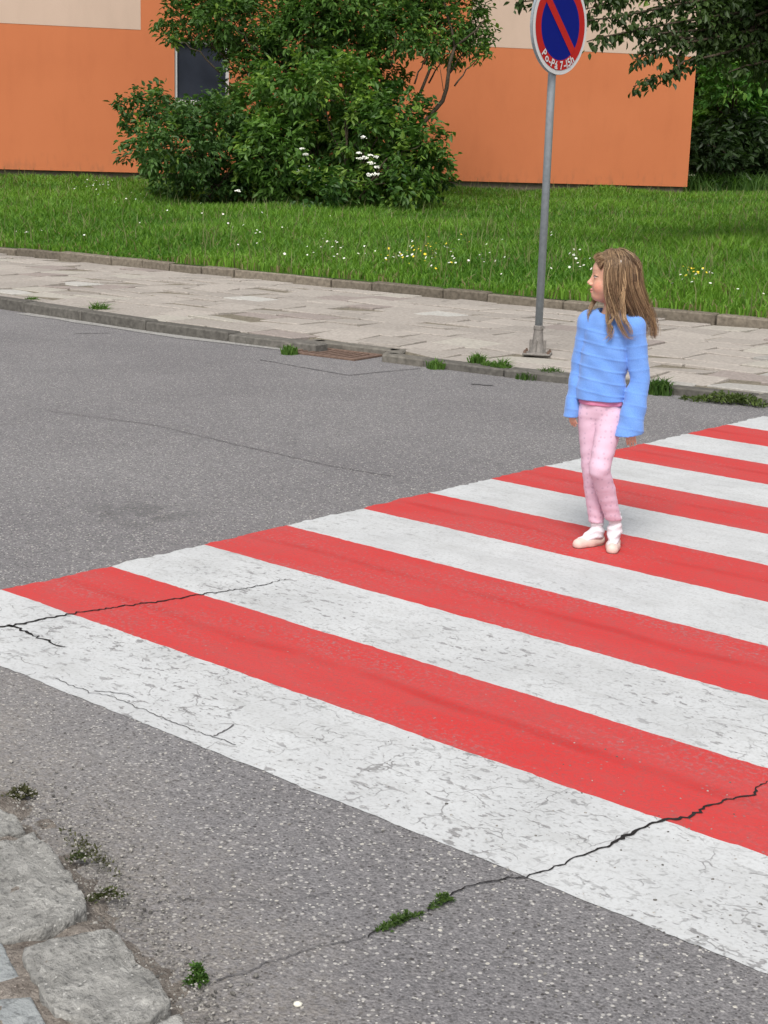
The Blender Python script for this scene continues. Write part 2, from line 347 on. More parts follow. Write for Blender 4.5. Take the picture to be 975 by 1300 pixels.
# pavement: every slab modelled, plus its sandy bed
V = []; F = []; xs = np.arange(-40, 18, .5)
for x in xs:
    V += [(x, kerb_y(x)+.1 if not -9.1 < x < -7.9 else 9.42, -.05), (x, kerb_y(x)+.16 if not -9.1 < x < -7.9 else 9.48, kerb_h(x)-.012), (x, back_y(x)+.12, .088)]
for i in range(len(xs)-1):
    for k in (0, 1): F.append([3*i+k, 3*i+3+k, 3*i+4+k, 3*i+1+k])
struct(mesh('pavement_bed', V, F, mat_stone('sandy_joint', (.14, .125, .095), (.25, .22, .17), 20)))
mb = MB(); ux, uy = math.cos(.058), math.sin(.058)
row = 0; dv = 0.0
while dv < 5.4:
    dep = .40
    yo = -dv-dep/2; x = -36+random.uniform(0, .5)
    while x < 14:
        L = random.choice((.5, .5, .5, .5, .5, .5, .6, .4)); g = .009+random.uniform(0, .006)
        P = []
        for (a, b) in ((x+g, yo-dep/2+g), (x+L-g, yo-dep/2+g), (x+L-g, yo+dep/2-g), (x+g, yo+dep/2-g)):
            X = a; Y = back_y(a)+b+.02
            P.append([X, Y])
        cy = P[0][1]
        lim = lambda X: kerb_y(X)+.185 if not -9.05 < X < -7.9 else 9.5
        if max(P[2][1]-lim(P[2][0]), P[3][1]-lim(P[3][0])) > .08:
            for q in P: q[1] = max(q[1], lim(q[0]))
            dz = [random.gauss(0, .0035)]*4; tz = random.gauss(0, .006); tx = random.gauss(0, .006)
            t = random.random()
            if t < .022: c = (.50, .485, .45)
            elif t < .16: c = (.44, .41, .36)
            elif t < .24: c = (.33, .285, .26)
            else:
                q = random.uniform(.36, .44); c = (q, q*.905, q*.81)
            if P[0][0] > -6 and t > .3: c = (q*.97, q*.93, q*.86)
            V = []
            for i, (X, Y) in enumerate(P):
                z = float(pave_z(X, Y))+dz[0]+tz*(1 if i in (2, 3) else -1)+tx*(1 if i in (1, 2) else -1)*.6
                V.append((X, Y, z))
            ins = []; cx0 = sum(v[0] for v in V)/4; cy0 = sum(v[1] for v in V)/4
            for v in V: ins.append((v[0]+(cx0-v[0])*.03, v[1]+(cy0-v[1])*.03, v[2]))
            low = [(v[0], v[1], v[2]-.006) for v in V]; bot = [(v[0], v[1], v[2]-.06) for v in V]
            mb.add(ins+low+bot, [[0, 1, 2, 3]]+[[4+i, 4+(i+1) % 4, (i+1) % 4, i] for i in range(4)]+[[8+i, 8+(i+1) % 4, 4+(i+1) % 4, 4+i] for i in range(4)], c)
        x += L
    dv += dep; row += 1
struct(mb.build('pavement', M_SLAB))
# raised edging against the lawn
mb = MB(); x = -36.0
while x < 14:
    L = random.choice((.55, .6, .5, .95, 1.0)) if x < -9 else random.uniform(.8, 1.0)
    xa, xb = x+.01, x+L-.008; cx = (xa+xb)/2; cy = float(back_y(cx))+.10+random.uniform(-.015, .015); g = random.uniform(.17, .26)
    mb.box((cx, cy, .07+random.uniform(-.012, .012)), (xb-xa, .15, .25), .058+random.uniform(-.02, .02), .014, (g, g*.86, g*.68), random.uniform(-.06, .06), random.uniform(-.012, .012))
    x += L
struct(mb.build('lawn_edging', M_KERB))

# lawn terrain
gx, gy = np.meshgrid(np.arange(-90, 60.1, .75), np.linspace(0, 1, 110), indexing='ij')
yb = back_y(gx)+.1; Y = yb+(95-yb)*gy**1.6; Z = lawn_z(gx, Y)
nx, ny = gx.shape; idx = np.arange(nx*ny).reshape(nx, ny)
F = np.stack([idx[:-1, :-1], idx[1:, :-1], idx[1:, 1:], idx[:-1, 1:]], -1).reshape(-1, 4)
lawn = struct(mesh('lawn', np.stack([gx, Y, Z], -1).reshape(-1, 3), F, mat_plain('turf', (.06, .12, .022), .95, .1, var=.4, scale=3), smooth=True))

# ------------------------------------------------------------------ grass blades
def in_view(P, m=60):
    d = P-np.array([0, 0, EYE]); z = d@cf
    u = PW/2+FPX*(d@cr)/z; v = PH/2-FPX*(d@cu)/z
    return (z > .1) & (u > -m) & (u < PW+m) & (v > -m-100) & (v < PH+m), u, v, z
def scatter_lawn(n, margin=200):
    X = rng.uniform(-46, 6, n); Yv = rng.uniform(12, 62, n)
    ok = (Yv > back_y(X)+.13) & (((X-BL[0])*bn[0]+(Yv-BL[1])*bn[1] > .02) | ((X-BL[0])*bd[0]+(Yv-BL[1])*bd[1] > 17.8))
    X, Yv = X[ok], Yv[ok]; P = np.stack([X, Yv, lawn_z(X, Yv)], -1)
    v, u, vv, z = in_view(P, margin); P = P[v]; z = z[v]
    keep = rng.random(len(P)) < np.clip((19/z)**1.1, .12, 1.0)
    return P[keep], z[keep]
def fnoise(x, y, s, seed):
    a = np.zeros_like(x)
    for k in range(4):
        th = seed*1.7+k*2.1; a += np.sin((x*math.cos(th)+y*math.sin(th))*s*(1+.37*k)+seed*3.1+k*1.9)
    return a/4
def leaves(C, n, axis, size, droop=.3, aspect=.5, outward=None):
    """C (n,3) leaf bases; returns V (n*6,3), F: pointed, slightly folded leaves"""
    a = rng.uniform(0, 2*PI, n); el = rng.normal(-droop, .45, n)
    d = np.stack([np.cos(a)*np.cos(el), np.sin(a)*np.cos(el), np.sin(el)], -1)
    if outward is not None:
        d = d+outward*.7; d /= np.linalg.norm(d, axis=1)[:, None]+1e-9
    up = np.array([0, 0, 1.0])+rng.normal(0, .45, (n, 3))
    s = np.cross(d, up); s /= np.linalg.norm(s, axis=1)[:, None]+1e-9; nn = np.cross(s, d)
    L = (size*rng.uniform(.6, 1.25, n))[:, None]; w = L*aspect*.5; fold = L*.10
    V = np.stack([C, C+d*L*.35+s*w+nn*fold, C+d*L*.7+s*w*.7+nn*fold*.7, C+d*L-nn*fold*.8, C+d*L*.7-s*w*.7+nn*fold*.7, C+d*L*.35-s*w+nn*fold], 1)
    b = np.arange(n)[:, None]*6
    F = np.concatenate([b+np.array([0, 1, 2, 3]), b+np.array([0, 3, 4, 5])])
    return V.reshape(-1, 3), F
def blades(name, P, h, wd, lean, tint, mat, parent=None):
    n = len(P); a = rng.uniform(0, 2*PI, n); lx = np.cos(a); ly = np.sin(a)
    s = rng.uniform(0, 2*PI, n); sx, sy = np.cos(s)*wd, np.sin(s)*wd
    V = np.zeros((n, 5, 3)); 
    V[:, 0] = P+np.stack([sx, sy, 0*sx-.02], -1); V[:, 1] = P-np.stack([sx, sy, 0*sx+.02], -1)
    mid = P+np.stack([lx*h*lean*.3, ly*h*lean*.3, h*.6], -1)
    V[:, 2] = mid-np.stack([sx, sy, 0*sx], -1)*.75; V[:, 3] = mid+np.stack([sx, sy, 0*sx], -1)*.75
    V[:, 4] = P+np.stack([lx*h*lean, ly*h*lean, h*np.sqrt(np.clip(1-(lean*.7)**2, .2, 1))], -1)
    T = np.repeat(tint[:, None, :], 5, 1)
    b = np.arange(n)[:, None]*5
    Fq = [list(q) for q in []]
    F = np.concatenate([b+np.array([0, 1, 2]), b+np.array([0, 2, 3]), b+np.array([3, 2, 4])])
    return mesh(name, V.reshape(-1, 3), F, mat, T.reshape(-1, 3), False, parent)
P, z = scatter_lawn(2600000, 120)
n = len(P); pat = fnoise(P[:, 0], P[:, 1], .8, 1)+.6*fnoise(P[:, 0], P[:, 1], 2.6, 2)
edge = np.clip((P[:, 1]-back_y(P[:, 0])-.13)/1.2, 0, 1)
h = (.07+.12*edge+.06*pat)*rng.uniform(.55, 1.35, n); h = np.clip(h, .04, .34)
t = np.clip(.5+.45*pat+rng.normal(0, .28, n), 0, 1)[:, None]
c = (1-t)*np.array([.062, .165, .016])+t*np.array([.175, .335, .036])
dry = (rng.random(n) < .05+.12*(edge < .15))[:, None]; c = np.where(dry, np.array([.24, .21, .10]), c)
wd = .0045+.00035*z
stuff(blades('grass', P, h, wd, rng.uniform(.15, .75, n), c, M_GRASS), 'long green meadow grass covering the lawn before the orange building', 'grass')
# taller seed stalks
P, z = scatter_lawn(46000, 100); n = len(P); pat = fnoise(P[:, 0], P[:, 1], .6, 5)
k = rng.random(n) < .25+.5*(pat > .1); P, z = P[k], z[k]; n = len(P)
stuff(blades('grass_stalks', P, rng.uniform(.22, .45, n), .0035+.0002*z, rng.uniform(.1, .35, n), np.array([.20, .22, .09])*rng.uniform(.7, 1.3, (n, 1)), M_GRASS), 'thin pale seed stalks standing above the lawn grass', 'grass')
# wild flowers
def flowers(name, spots, col, label, size):
    V = []; F = []; T = []
    for (px, py, sx, sy, cnt) in spots:
        for i in range(cnt):
            q = np.array([random.gauss(px, sx), random.gauss(py, sy)]); dpt = None
            lo, hi = 8.0, 60.0
            for it in range(30):
                m = (lo+hi)/2; p = at(q[0], q[1], m)
                if p[2] < lawn_z(p[0], p[1])+.2: hi = m
                else: lo = m
            p = at(q[0], q[1], lo)
            if p[1] < back_y(p[0])+.15: continue
            r = size*random.uniform(.7, 1.25); nv = Vector((random.gauss(0, .5), random.gauss(-.3, .5), 1)).normalized()
            a = nv.orthogonal().normalized(); b2 = nv.cross(a); b0 = len(V)
            V.append(p+np.array(nv)*r*.35); V += [p+np.array(a*math.cos(k*PI/3)+b2*math.sin(k*PI/3))*r for k in range(6)]
            F += [[b0, b0+1+k, b0+1+(k+1) % 6] for k in range(6)]; T += [tuple(x*random.uniform(.9, 1) for x in col)]*7
    stuff(mesh(name, V, F, M_TINT, np.array(T)), label, 'flowers')
flowers('white_wildflowers', [(125, 232, 16, 5, 26), (140, 245, 20, 6, 12), (480, 325, 45, 10, 22), (560, 318, 20, 10, 10), (395, 312, 40, 7, 20), (30, 300, 30, 7, 8), (330, 285, 40, 12, 12), (885, 350, 25, 8, 12), (950, 380, 18, 6, 8), (610, 330, 60, 14, 24), (240, 275, 60, 14, 14), (728, 330, 25, 14, 18), (570, 243, 6, 2, 4)], (.75, .76, .66), 'small white wildflowers dotted through the lawn grass', .016)
flowers('yellow_wildflowers', [(540, 318, 22, 8, 24), (885, 345, 12, 5, 14), (560, 335, 30, 8, 8), (500, 330, 20, 8, 6)], (.75, .58, .04), 'small yellow wildflowers in patches on the lawn', .016)

# ------------------------------------------------------------------ zebra crossing
XE, Y0 = -4.5811, 2.6755
zc = empty('zebra_crossing', (XE, Y0, 0)); tag(zc, 'red and white striped zebra crossing painted across the grey asphalt road', 'zebra crossing')
for k in range(13):
    ya, yb = Y0+.5*k, Y0+.5*(k+1); V = []; F = []; n = 210
    for i in range(n+1):
        x = XE+(4.2*i/n)
        if i == 0: x += .01*math.sin(k*5.1)
        V += [(x, ya+.006*(vnoise(x*9, k*2)+1.2*vnoise(x*45, k*2+40)-1.1), .002), (x, yb+.006*(vnoise(x*9, k*2+2)+1.2*vnoise(x*45, k*2+42)-1.1), .002)]
    # ragged start of the stripe
    m = 22; ed = []
    for j in range(m+1):
        y = ya+(yb-ya)*j/m; ed.append((XE-.012-.022*vnoise(y*37, 4)+.012*vnoise(y*11, 5), y, .002))
    V = [V[2*i] for i in range(1, n+1)]+[V[2*i+1] for i in range(n, 0, -1)]+ed[::-1]; F = [list(range(len(V)))]
    V = [(v[0]-XE, v[1]-Y0, v[2]) for v in V]
    st = mesh('stripe', V, F, M_WHITE if k % 2 == 0 else M_RED, parent=zc); st['label'] = ('worn white painted stripe' if k % 2 == 0 else 'red painted stripe')
# materials use object space; give the stripe meshes a shared space by offsetting inside the shader (stripe origin = crossing corner)

# cracks
def crack(name, pts, wid, mat=M_CRACK, z=.0045, step=.012, jag=.007):
    P = [gp(*q)[:2] for q in pts]; wl = [q if not hasattr(wid, '__len__') else q for q in (wid if hasattr(wid, '__len__') else [wid]*len(P))]
    out = []; ws = []
    for i in range(len(P)-1):
        L = np.linalg.norm(P[i+1]-P[i]); n = max(2, int(L/step))
        for j in range(n):
            t = j/n; out.append(P[i]*(1-t)+P[i+1]*t); ws.append(wl[i]*(1-t)+wl[i+1]*t)
    out.append(P[-1]); ws.append(wl[-1]); V = []; F = []
    for i, p in enumerate(out):
        d = out[min(i+1, len(out)-1)]-out[max(i-1, 0)]; d = d/(np.linalg.norm(d)+1e-9); nn = np.array([-d[1], d[0]])
        s = random.gauss(0, jag*.5); w1 = ws[i]*random.uniform(.25, .8); w2 = ws[i]*random.uniform(.25, .8)
        a = p+nn*(s+w1); b = p+nn*(s-w2); V += [(a[0], a[1], z), (b[0], b[1], z)]
    F = [[2*i, 2*i+1, 2*i+3, 2*i+2] for i in range(len(out)-1)]
    return struct(mesh(name, V, F, mat))
crack('road_crack', [(985, 990), (972, 996), (960, 1001), (957, 1010), (940, 1013), (915, 1020), (895, 1026), (880, 1036), (862, 1041), (845, 1043), (825, 1048), (808, 1056), (790, 1066), (770, 1076), (740, 1087), (715, 1098), (690, 1108), (668, 1115), (640, 1118), (610, 1123), (585, 1130), (560, 1143), (540, 1157), (510, 1170), (485, 1180), (466, 1192)],
      [.004, .004, .005, .006, .006, .006, .007, .009, .011, .011, .007, .007, .012, .007, .005, .005, .005, .005, .005, .004, .004, .004, .004, .004, .004, .003])
crack('road_crack', [(466, 1192), (440, 1198), (400, 1204), (370, 1216), (340, 1224), (310, 1237), (275, 1247)], .003, M_SEAM, jag=.006)
crack('road_crack', [(362, 736), (330, 745), (300, 750), (245, 757), (220, 762), (160, 770), (95, 780), (60, 786), (25, 793), (5, 797), (-10, 796)], [.003, .005, .006, .008, .009, .009, .009, .010, .014, .012, .01], jag=.011)
crack('road_crack', [(12, 794), (30, 803), (60, 815), (82, 823)], [.012, .01, .008, .005], jag=.012)
crack('road_crack', [(70, 863), (92, 872), (115, 880), (140, 885), (170, 897), (205, 912), (250, 930), (300, 947)], .003, M_SEAM, jag=.008)
crack('road_crack', [(270, 936), (290, 928), (296, 921)], .004, M_SEAM, jag=.006)
crack('road_crack', [(170, 887), (158, 882), (120, 878)], .004, M_SEAM, jag=.006)
crack('road_crack', [(420, 1134), (360, 1147), (330, 1146), (260, 1142), (210, 1143)], .002, M_SEAM, jag=.005)
crack('road_crack', [(60, 522), (195, 540), (300, 565), (420, 592), (500, 606)], .006, M_SEAM, jag=.008)
crack('road_crack', [(330, 457), (380, 466), (443, 477), (480, 473), (535, 468)], .012, M_SEAM, jag=.006)
crack('road_crack', [(95, 424), (140, 423)], .02, M_SEAM)
crack('road_crack', [(598, 488), (626, 490)], .03, M_SEAM)

# ------------------------------------------------------------------ near kerb corner
def prism(name, poly, z0, z1, mat, lbl=None, rnd=.009, seed=0, amp=.006):
    """rough stone: outline densified, bevelled rim, gently uneven top"""
    P = []
    for i in range(len(poly)):
        a = np.array(poly[i]); b = np.array(poly[(i+1) % len(poly)]); L = np.linalg.norm(b-a); n = max(2, int(L/.011))
        for j in range(n): P.append(a+(b-a)*j/n)
    P = np.array(P); c = P.mean(0); n = len(P)
    k = np.arange(n); P = P+(P-c)/np.linalg.norm(P-c, axis=1)[:, None]*(vnoise(k*.23, seed)+.5*vnoise(k*.6, seed+3)-.75)[:, None]*amp*2.2
    # smooth corners
    V = []; F = []
    rings = [(1, z0), (1, z1-rnd), (1-.008, z1-rnd*.4), (1-.022, z1)]+[(q, z1) for q in (.92, .84, .76, .66, .56, .46, .36, .26, .16, .08)]
    for ri, (s, z) in enumerate(rings):
        Q = c+(P-c)*s
        zz = z+(vnoise(Q[:, 0]*23+ri*3, seed+1)+vnoise(Q[:, 1]*19, seed+5)-1)*amp*(1.6 if ri > 1 else .3)+((vnoise(Q[:, 0]*61+Q[:, 1]*30, seed+7)*vnoise(Q[:, 1]*67-Q[:, 0]*25, seed+8)-.25)*amp*1.8 if ri > 1 else 0)
        V += [(q[0], q[1], zq) for q, zq in zip(Q, zz)]
    V.append((c[0], c[1], z1)); 
    for r in range(len(rings)-1): F += [[r*n+i, r*n+(i+1) % n, (r+1)*n+(i+1) % n, (r+1)*n+i] for i in range(n)]
    F += [[(len(rings)-1)*n+i, (len(rings)-1)*n+(i+1) % n, len(V)-1] for i in range(n)]
    return mesh(name, V, F, mat, smooth=True)
def g2(q, z=.05): return tuple(gp(q[0], q[1], z)[:2])
gstones = 'rough granite kerb stones at the near corner'
tag(prism('kerb_stone', [g2(q) for q in ((-60, 985), (-8, 1027), (13, 1029), (31, 1052), (-4, 1064), (-75, 1050))], -.06, .052, M_STONE, seed=1), 'rough grey kerb stone at the left, highest of the row in the photo', 'kerb stone', gstones)
tag(prism('kerb_stone', [g2(q) for q in ((-45, 1078), (0, 1070), (44, 1061), (52, 1070), (77, 1093), (95, 1122), (111, 1156), (93, 1169), (52, 1188), (-10, 1200), (-60, 1150))], -.06, .058, M_STONE, seed=2), 'large pale kerb stone between the cracked end stone and its neighbour by two weeds', 'kerb stone', gstones)
tag(prism('kerb_stone', [g2(q) for q in ((28, 1206), (60, 1197), (138, 1180), (150, 1192), (176, 1226), (195, 1238), (216, 1277), (190, 1300), (140, 1318), (70, 1290), (36, 1240))], -.06, .06, M_STONE, seed=3), 'mottled kerb stone with a notched corner beside the small green weed, nearest the camera', 'kerb stone', gstones)
tag(prism('kerb_stone', [g2(q) for q in ((150, 1330), (228, 1292), (262, 1345), (290, 1400), (190, 1440))], -.06, .055, M_STONE, seed=4), 'kerb stone continuing the row below the photo edge', 'kerb stone', gstones)
gsl = 'smooth grey slabs behind the kerb stones'
tag(prism('paving_slab', [g2(q) for q in ((-80, 1170), (-6, 1196), (3, 1200), (26, 1244), (-8, 1249), (-100, 1240))], -.04, .055, M_GREYSLAB, seed=5, rnd=.01, amp=.0015), 'smooth grey paving slab at the left edge behind the large pale kerb stone', 'paving slab', gsl)
tag(prism('paving_slab', [g2(q) for q in ((-90, 1290), (8, 1269), (40, 1268), (62, 1306), (90, 1360), (-60, 1400))], -.04, .055, M_GREYSLAB, seed=6, rnd=.01, amp=.0015), 'smooth grey paving slab in the bottom left corner beside the mottled kerb stone', 'paving slab', gsl)
# gritty soil round the stones: highest against the stones, thins out under the road surface
rim = [(-140, 930), (-40, 985), (18, 1005), (62, 1040), (96, 1075), (130, 1105), (160, 1140), (172, 1170), (205, 1215), (240, 1255), (275, 1310), (330, 1400), (420, 1500)]
R = np.array([gp(*q)[:2] for q in rim]); nseg = 160
tt = np.linspace(0, len(R)-1, nseg); Rx = np.interp(tt, np.arange(len(R)), R[:, 0]); Ry = np.interp(tt, np.arange(len(R)), R[:, 1])
V = []; F = []; cols = 40
for i in range(nseg):
    for j in range(cols):
        s = (j/(cols-1))**1.3*2.2
        x = Rx[i]-s*.42; y = Ry[i]-s*.90
        hgt = -.010+.046*min(1, s/.14)**1.3+.014*min(1, s/.4)
        hgt += .022*(vnoise(x*17+y*5, 1)*vnoise(y*21-x*4, 2)-.25)+.012*(vnoise(x*60, 3)+vnoise(y*67, 4)-1)
        V.append((x, y, hgt))
F = [[i*cols+j, (i+1)*cols+j, (i+1)*cols+j+1, i*cols+j+1] for i in range(nseg-1) for j in range(cols-1)]
struct(mesh('gravel_soil', V, F, M_SOIL, smooth=True))
# loose grit, more by the kerb
V = []; F = []; T = []
ico = [(0, 0, 1), (.9, 0, .4), (.28, .85, .4), (-.72, .53, .4), (-.72, -.53, .4), (.28, -.85, .4), (.72, .53, -.4), (-.28, .85, -.4), (-.9, 0, -.4), (-.28, -.85, -.4), (.72, -.53, -.4), (0, 0, -1)]
icf = [[0, 1, 2], [0, 2, 3], [0, 3, 4], [0, 4, 5], [0, 5, 1], [1, 6, 2], [2, 7, 3], [3, 8, 4], [4, 9, 5], [5, 10, 1], [6, 7, 2], [7, 8, 3], [8, 9, 4], [9, 10, 5], [10, 6, 1], [11, 7, 6], [11, 8, 7], [11, 9, 8], [11, 10, 9], [11, 6, 10]]
def pebble(p, r, c):
    b = len(V); a = random.uniform(0, 6); sx, sy = random.uniform(.7, 1.3), random.uniform(.6, 1.1)
    for q in ico:
        x, y, z = q[0]*sx, q[1]*sy, q[2]*.65; V.append((p[0]+r*(x*math.cos(a)-y*math.sin(a)), p[1]+r*(x*math.sin(a)+y*math.cos(a)), p[2]+r*(z+.45)))
        T.append(c)
    F.extend([[i+b for i in f] for f in icf])
def grit_col():
    g = random.choice((.36, .28, .24, .2, .16, .12, .08)); return (g, g*.95, g*.87)
for i in range(2600):
    k = random.random(); j = random.uniform(1.0, 11.0); q = [np.interp(j, range(len(rim)), [r[a] for r in rim]) for a in (0, 1)]
    px = q[0]+abs(random.gauss(0, 55))*random.choice((1, -1, -1)); py = q[1]+random.gauss(0, 14)
    p = gp(px, py); pebble((p[0], p[1], .004 if px > q[0] else .044), abs(random.gauss(0, .0016))+.0011, grit_col())
for i in range(500):
    p = gp(random.uniform(60, 975), random.uniform(930, 1300)); pebble((p[0], p[1], .001), abs(random.gauss(0, .0014))+.0012, grit_col())
stuff(mesh('loose_grit', V, F, M_TINT, np.array(T)), 'loose grit and small chippings scattered on the road and by the kerb stones', 'grit')
V = []; F = []; T = []; p = gp(378, 1277); pebble((0, 0, 0), .009, (.72, .69, .6))
tag(mesh('pebble', V, F, M_TINT, np.array(T), True, loc=p), 'single cream pebble lying on the asphalt near the bottom edge', 'pebble')

# ------------------------------------------------------------------ weeds
def weed(px, py, z0, rad, hgt, n, label, col=((.06, .14, .02), (.14, .25, .05)), spread=None, wd=.003):
    c = gp(px, py, z0); P = np.zeros((n, 3)); sp = spread or (1.0, 1.0)
    # spread given along camera right / away
    rr = np.array([cr[0], cr[1]]); ff = np.array([cf[0], cf[1]])/math.hypot(cf[0], cf[1])
    for i in range(n):
        q0, q1 = math.sqrt(random.random())*.85*random.random()**.35, random.uniform(0, 2*PI); a = q0*math.cos(q1)*rad*sp[0]; b = q0*math.sin(q1)*rad*sp[1]; P[i, :2] = rr*a+ff*b
    t = rng.random((n, 1)); T = (1-t)*np.array(col[0])+t*np.array(col[1])
    dist = np.exp(-np.sum(P[:, :2]**2, 1)/(rad*rad*.8))
    o = blades('weed', P, hgt*rng.uniform(.4, 1.1, n)*(.45+.6*dist), np.full(n, wd)*rng.uniform(.7, 1.5, n), rng.uniform(.3, 1.3, n), T, M_GRASS)
    o.location = c; tag(o, label, 'weed', 'weeds growing in joints and cracks'); return o
weed(125, 402, .02, .10, .17, 240, 'bright grass tuft on the far kerb at the left, beside the long bare kerb face', wd=.006)
weed(40, 383, .08, .10, .07, 90, 'low weed on top of the far kerb near the left edge', wd=.006)
weed(368, 447, .02, .09, .07, 120, 'dull green weed against the left end of the rusty drain grate', wd=.006)
weed(555, 465, .02, .10, .07, 130, 'small flat weed on the far kerb between the drain grate and the sign pole', wd=.006)
weed(606, 461, .05, .09, .10, 180, 'bright weed on the pavement edge left of the sign pole', wd=.006)
weed(636, 472, .02, .09, .12, 200, 'taller grass tuft at the kerb just left of the sign pole foot', wd=.006)
weed(620, 466, .04, .08, .06, 110, 'thin low weed between the two brighter tufts left of the sign pole', wd=.006)
weed(700, 476, .03, .14, .07, 200, 'dark weed at the kerb between the sign pole and the girl', ((.04, .09, .015), (.10, .18, .04)), wd=.006)
weed(668, 478, .02, .12, .05, 120, 'flat weed under the sign pole along the kerb foot', ((.04, .09, .015), (.10, .18, .04)), wd=.006)
weed(838, 497, .02, .12, .12, 260, 'dark tuft at the kerb just right of the girl', ((.03, .08, .012), (.09, .17, .03)), wd=.006)
def moss(p0, p1, wid, n, size, label, c0, c1, z0=.004, hgt=.012):
    """low cushion of tiny leaves between two photo points"""
    A_, B_ = gp(*p0), gp(*p1); c = (A_+B_)/2; d = (B_-A_)[:2]; L = np.linalg.norm(d); d /= L; nn = np.array([-d[1], d[0]])
    t = np.clip(rng.normal(0, .24, n), -.5, .5); off = rng.normal(0, 1, n)*wid*.35*np.sqrt(np.clip(1-(2*t)**2, .05, 1))*(.5+vnoise(t*9+5, 4)); 
    hh = hgt*np.clip(1-(off/wid)**2, 0, 1)*np.clip(1-(1.9*t)**2, .05, 1)*(.4+vnoise(t*12+9, 6))*rng.random(n)
    P = np.stack([d[0]*t*L+nn[0]*off, d[1]*t*L+nn[1]*off, z0+hh], -1)
    V, F = leaves(P, n, None, size, -.6, .45); q = np.clip(rng.normal(.45, .3, n), 0, 1)[:, None]; T = (1-q)*np.array(c0)+q*np.array(c1)
    o = mesh('weed', V, F, M_LEAF, np.repeat(T, 6, 0), False, None, (c[0], c[1], 0)); tag(o, label, 'weed', 'weeds growing in joints and cracks')
DG, LG = (.035, .075, .016), (.12, .20, .045); DB, LB = (.06, .065, .03), (.15, .15, .075)
moss((84, 1104), (112, 1099), .022, 130, .011, 'small weed in the grit beside the large pale kerb stone', (.05, .07, .025), (.15, .18, .07), .02, .02)
moss((108, 1155), (162, 1149), .022, 220, .010, 'straggly weed at the joint of two kerb stones', (.045, .06, .02), (.13, .15, .05), .022, .018)
moss((238, 1254), (263, 1250), .024, 330, .012, 'little green weed clump beside the notched kerb stone', (.04, .10, .018), (.13, .24, .05), .008, .03)
moss((478, 1185), (535, 1163), .018, 520, .009, 'longer moss cushion growing in the road crack', DG, LG, .004, .016)
moss((545, 1155), (576, 1144), .018, 300, .009, 'shorter moss cushion in the road crack next to the white stripe', DG, LG, .004, .018)
moss((4, 1020), (46, 1014), .022, 420, .014, 'brownish dry weed in the grit above the left kerb stone', DB, LB, .008, .02)
moss((868, 507), (990, 519), .16, 700, .035, 'mossy strip of weed at the kerb foot above the end of the zebra crossing', (.05, .075, .02), (.12, .17, .04), .004, .05)
moss((80, 1062), (150, 1120), .04, 260, .010, 'thin dry moss trailing along the road edge of the large pale kerb stone', DB, LB, .016, .008)
# ------------------------------------------------------------------ drain grate
dg = empty('drain_grate', (-8.46, 9.14, 0), .12); tag(dg, 'rusty barred drain grate set in the road against the far kerb', 'drain grate')
mb = MB()
for s in (-1, 1): mb.box((0, s*.19, .008), (.68, .035, .02), 0, .004); mb.box((s*.325, 0, .0085), (.035, .35, .02), 0, .004)
mb.build('frame', M_RUST, dg)
mb = MB()
for i in range(9): mb.box((-.27+i*.0675, 0, .004), (.03, .345, .018), 0, .004)
mb.build('bars', M_RUST, dg)
sheet('pit', [(-.31, -.18), (.31, -.18), (.31, .18), (-.31, .18)], .0025, M_CRACK).parent = dg

# ------------------------------------------------------------------ no parking sign
pb = gp(682, 450, .07)
sg = empty('road_sign', pb); tag(sg, 'round blue and red no parking sign on a grey steel pole at the far pavement', 'road sign')
def vfor(py):                          # height above the pole foot where the pole crosses image row py
    lo, hi = 0., 5.
    for i in range(40):
        m = (lo+hi)/2; d = pb+np.array([0, 0, m])-np.array([0, 0, EYE]); v = PH/2-FPX*(d@cu)/(d@cf)
        if v > py: lo = m
        else: hi = m
    return lo
zc_s = vfor(33); RS = .366
mb = MB(); mb.lathe([(.031, .02), (.031, zc_s+.36), (.027, zc_s+.37)], n=20); mb.build('pole', M_GALV, sg, True)
mb = MB(); mb.lathe([(.070, .012), (.066, .02), (.047, .09), (.039, .17), (.037, .20), (.041, .205), (.041, .232), (.032, .238)], n=20)
for k in range(4): a = k*PI/2+.4; mb.box((.047*math.cos(a), .047*math.sin(a), .065), (.045, .010, .11), a, .003)
ft = mb.build('foot', M_CAST, sg)
mb = MB(); mb.box((0, 0, .008), (.23, .17, .016), .5, .004); mb.build('base_plate', M_CAST, sg)
for sx in (-1, 1):
    for sy in (-1, 1):
        c, s = math.cos(.5), math.sin(.5); X, Yq = sx*.095, sy*.062
        mb = MB(); mb.lathe([(.014, .016), (.014, .03), (.008, .031), (.008, .04)], (X*c-Yq*s, X*s+Yq*c, 0), 6); mb.build('bolt', M_RUST, sg)
mb = MB(); mb.box((.05, 0, .222), (.025, .012, .012)); mb.build('clamp_screw', M_CAST, sg)
def disc(name, R1, x, mat, R0=None, n=72, thick=None):
    V = []; F = []
    if R0 is None:
        V = [(x, R1*math.cos(2*PI*k/n), R1*math.sin(2*PI*k/n)) for k in range(n)]; F = [list(range(n))]
    else:
        for k in range(n):
            c, s = math.cos(2*PI*k/n), math.sin(2*PI*k/n); V += [(x, R0*c, R0*s), (x, R1*c, R1*s)]
        F = [[2*k, 2*k+1, (2*k+3) % (2*n), (2*k+2) % (2*n)] for k in range(n)]
    if thick:
        b = len(V); V += [(x-thick, q[1], q[2]) for q in V[:n]]; F.append(list(range(b, b+n))[::-1]); F += [[k, b+k, b+(k+1) % n, (k+1) % n] for k in range(n)]
    o = mesh(name, V, F, mat, parent=sg, loc=(.052, 0, zc_s)); return o
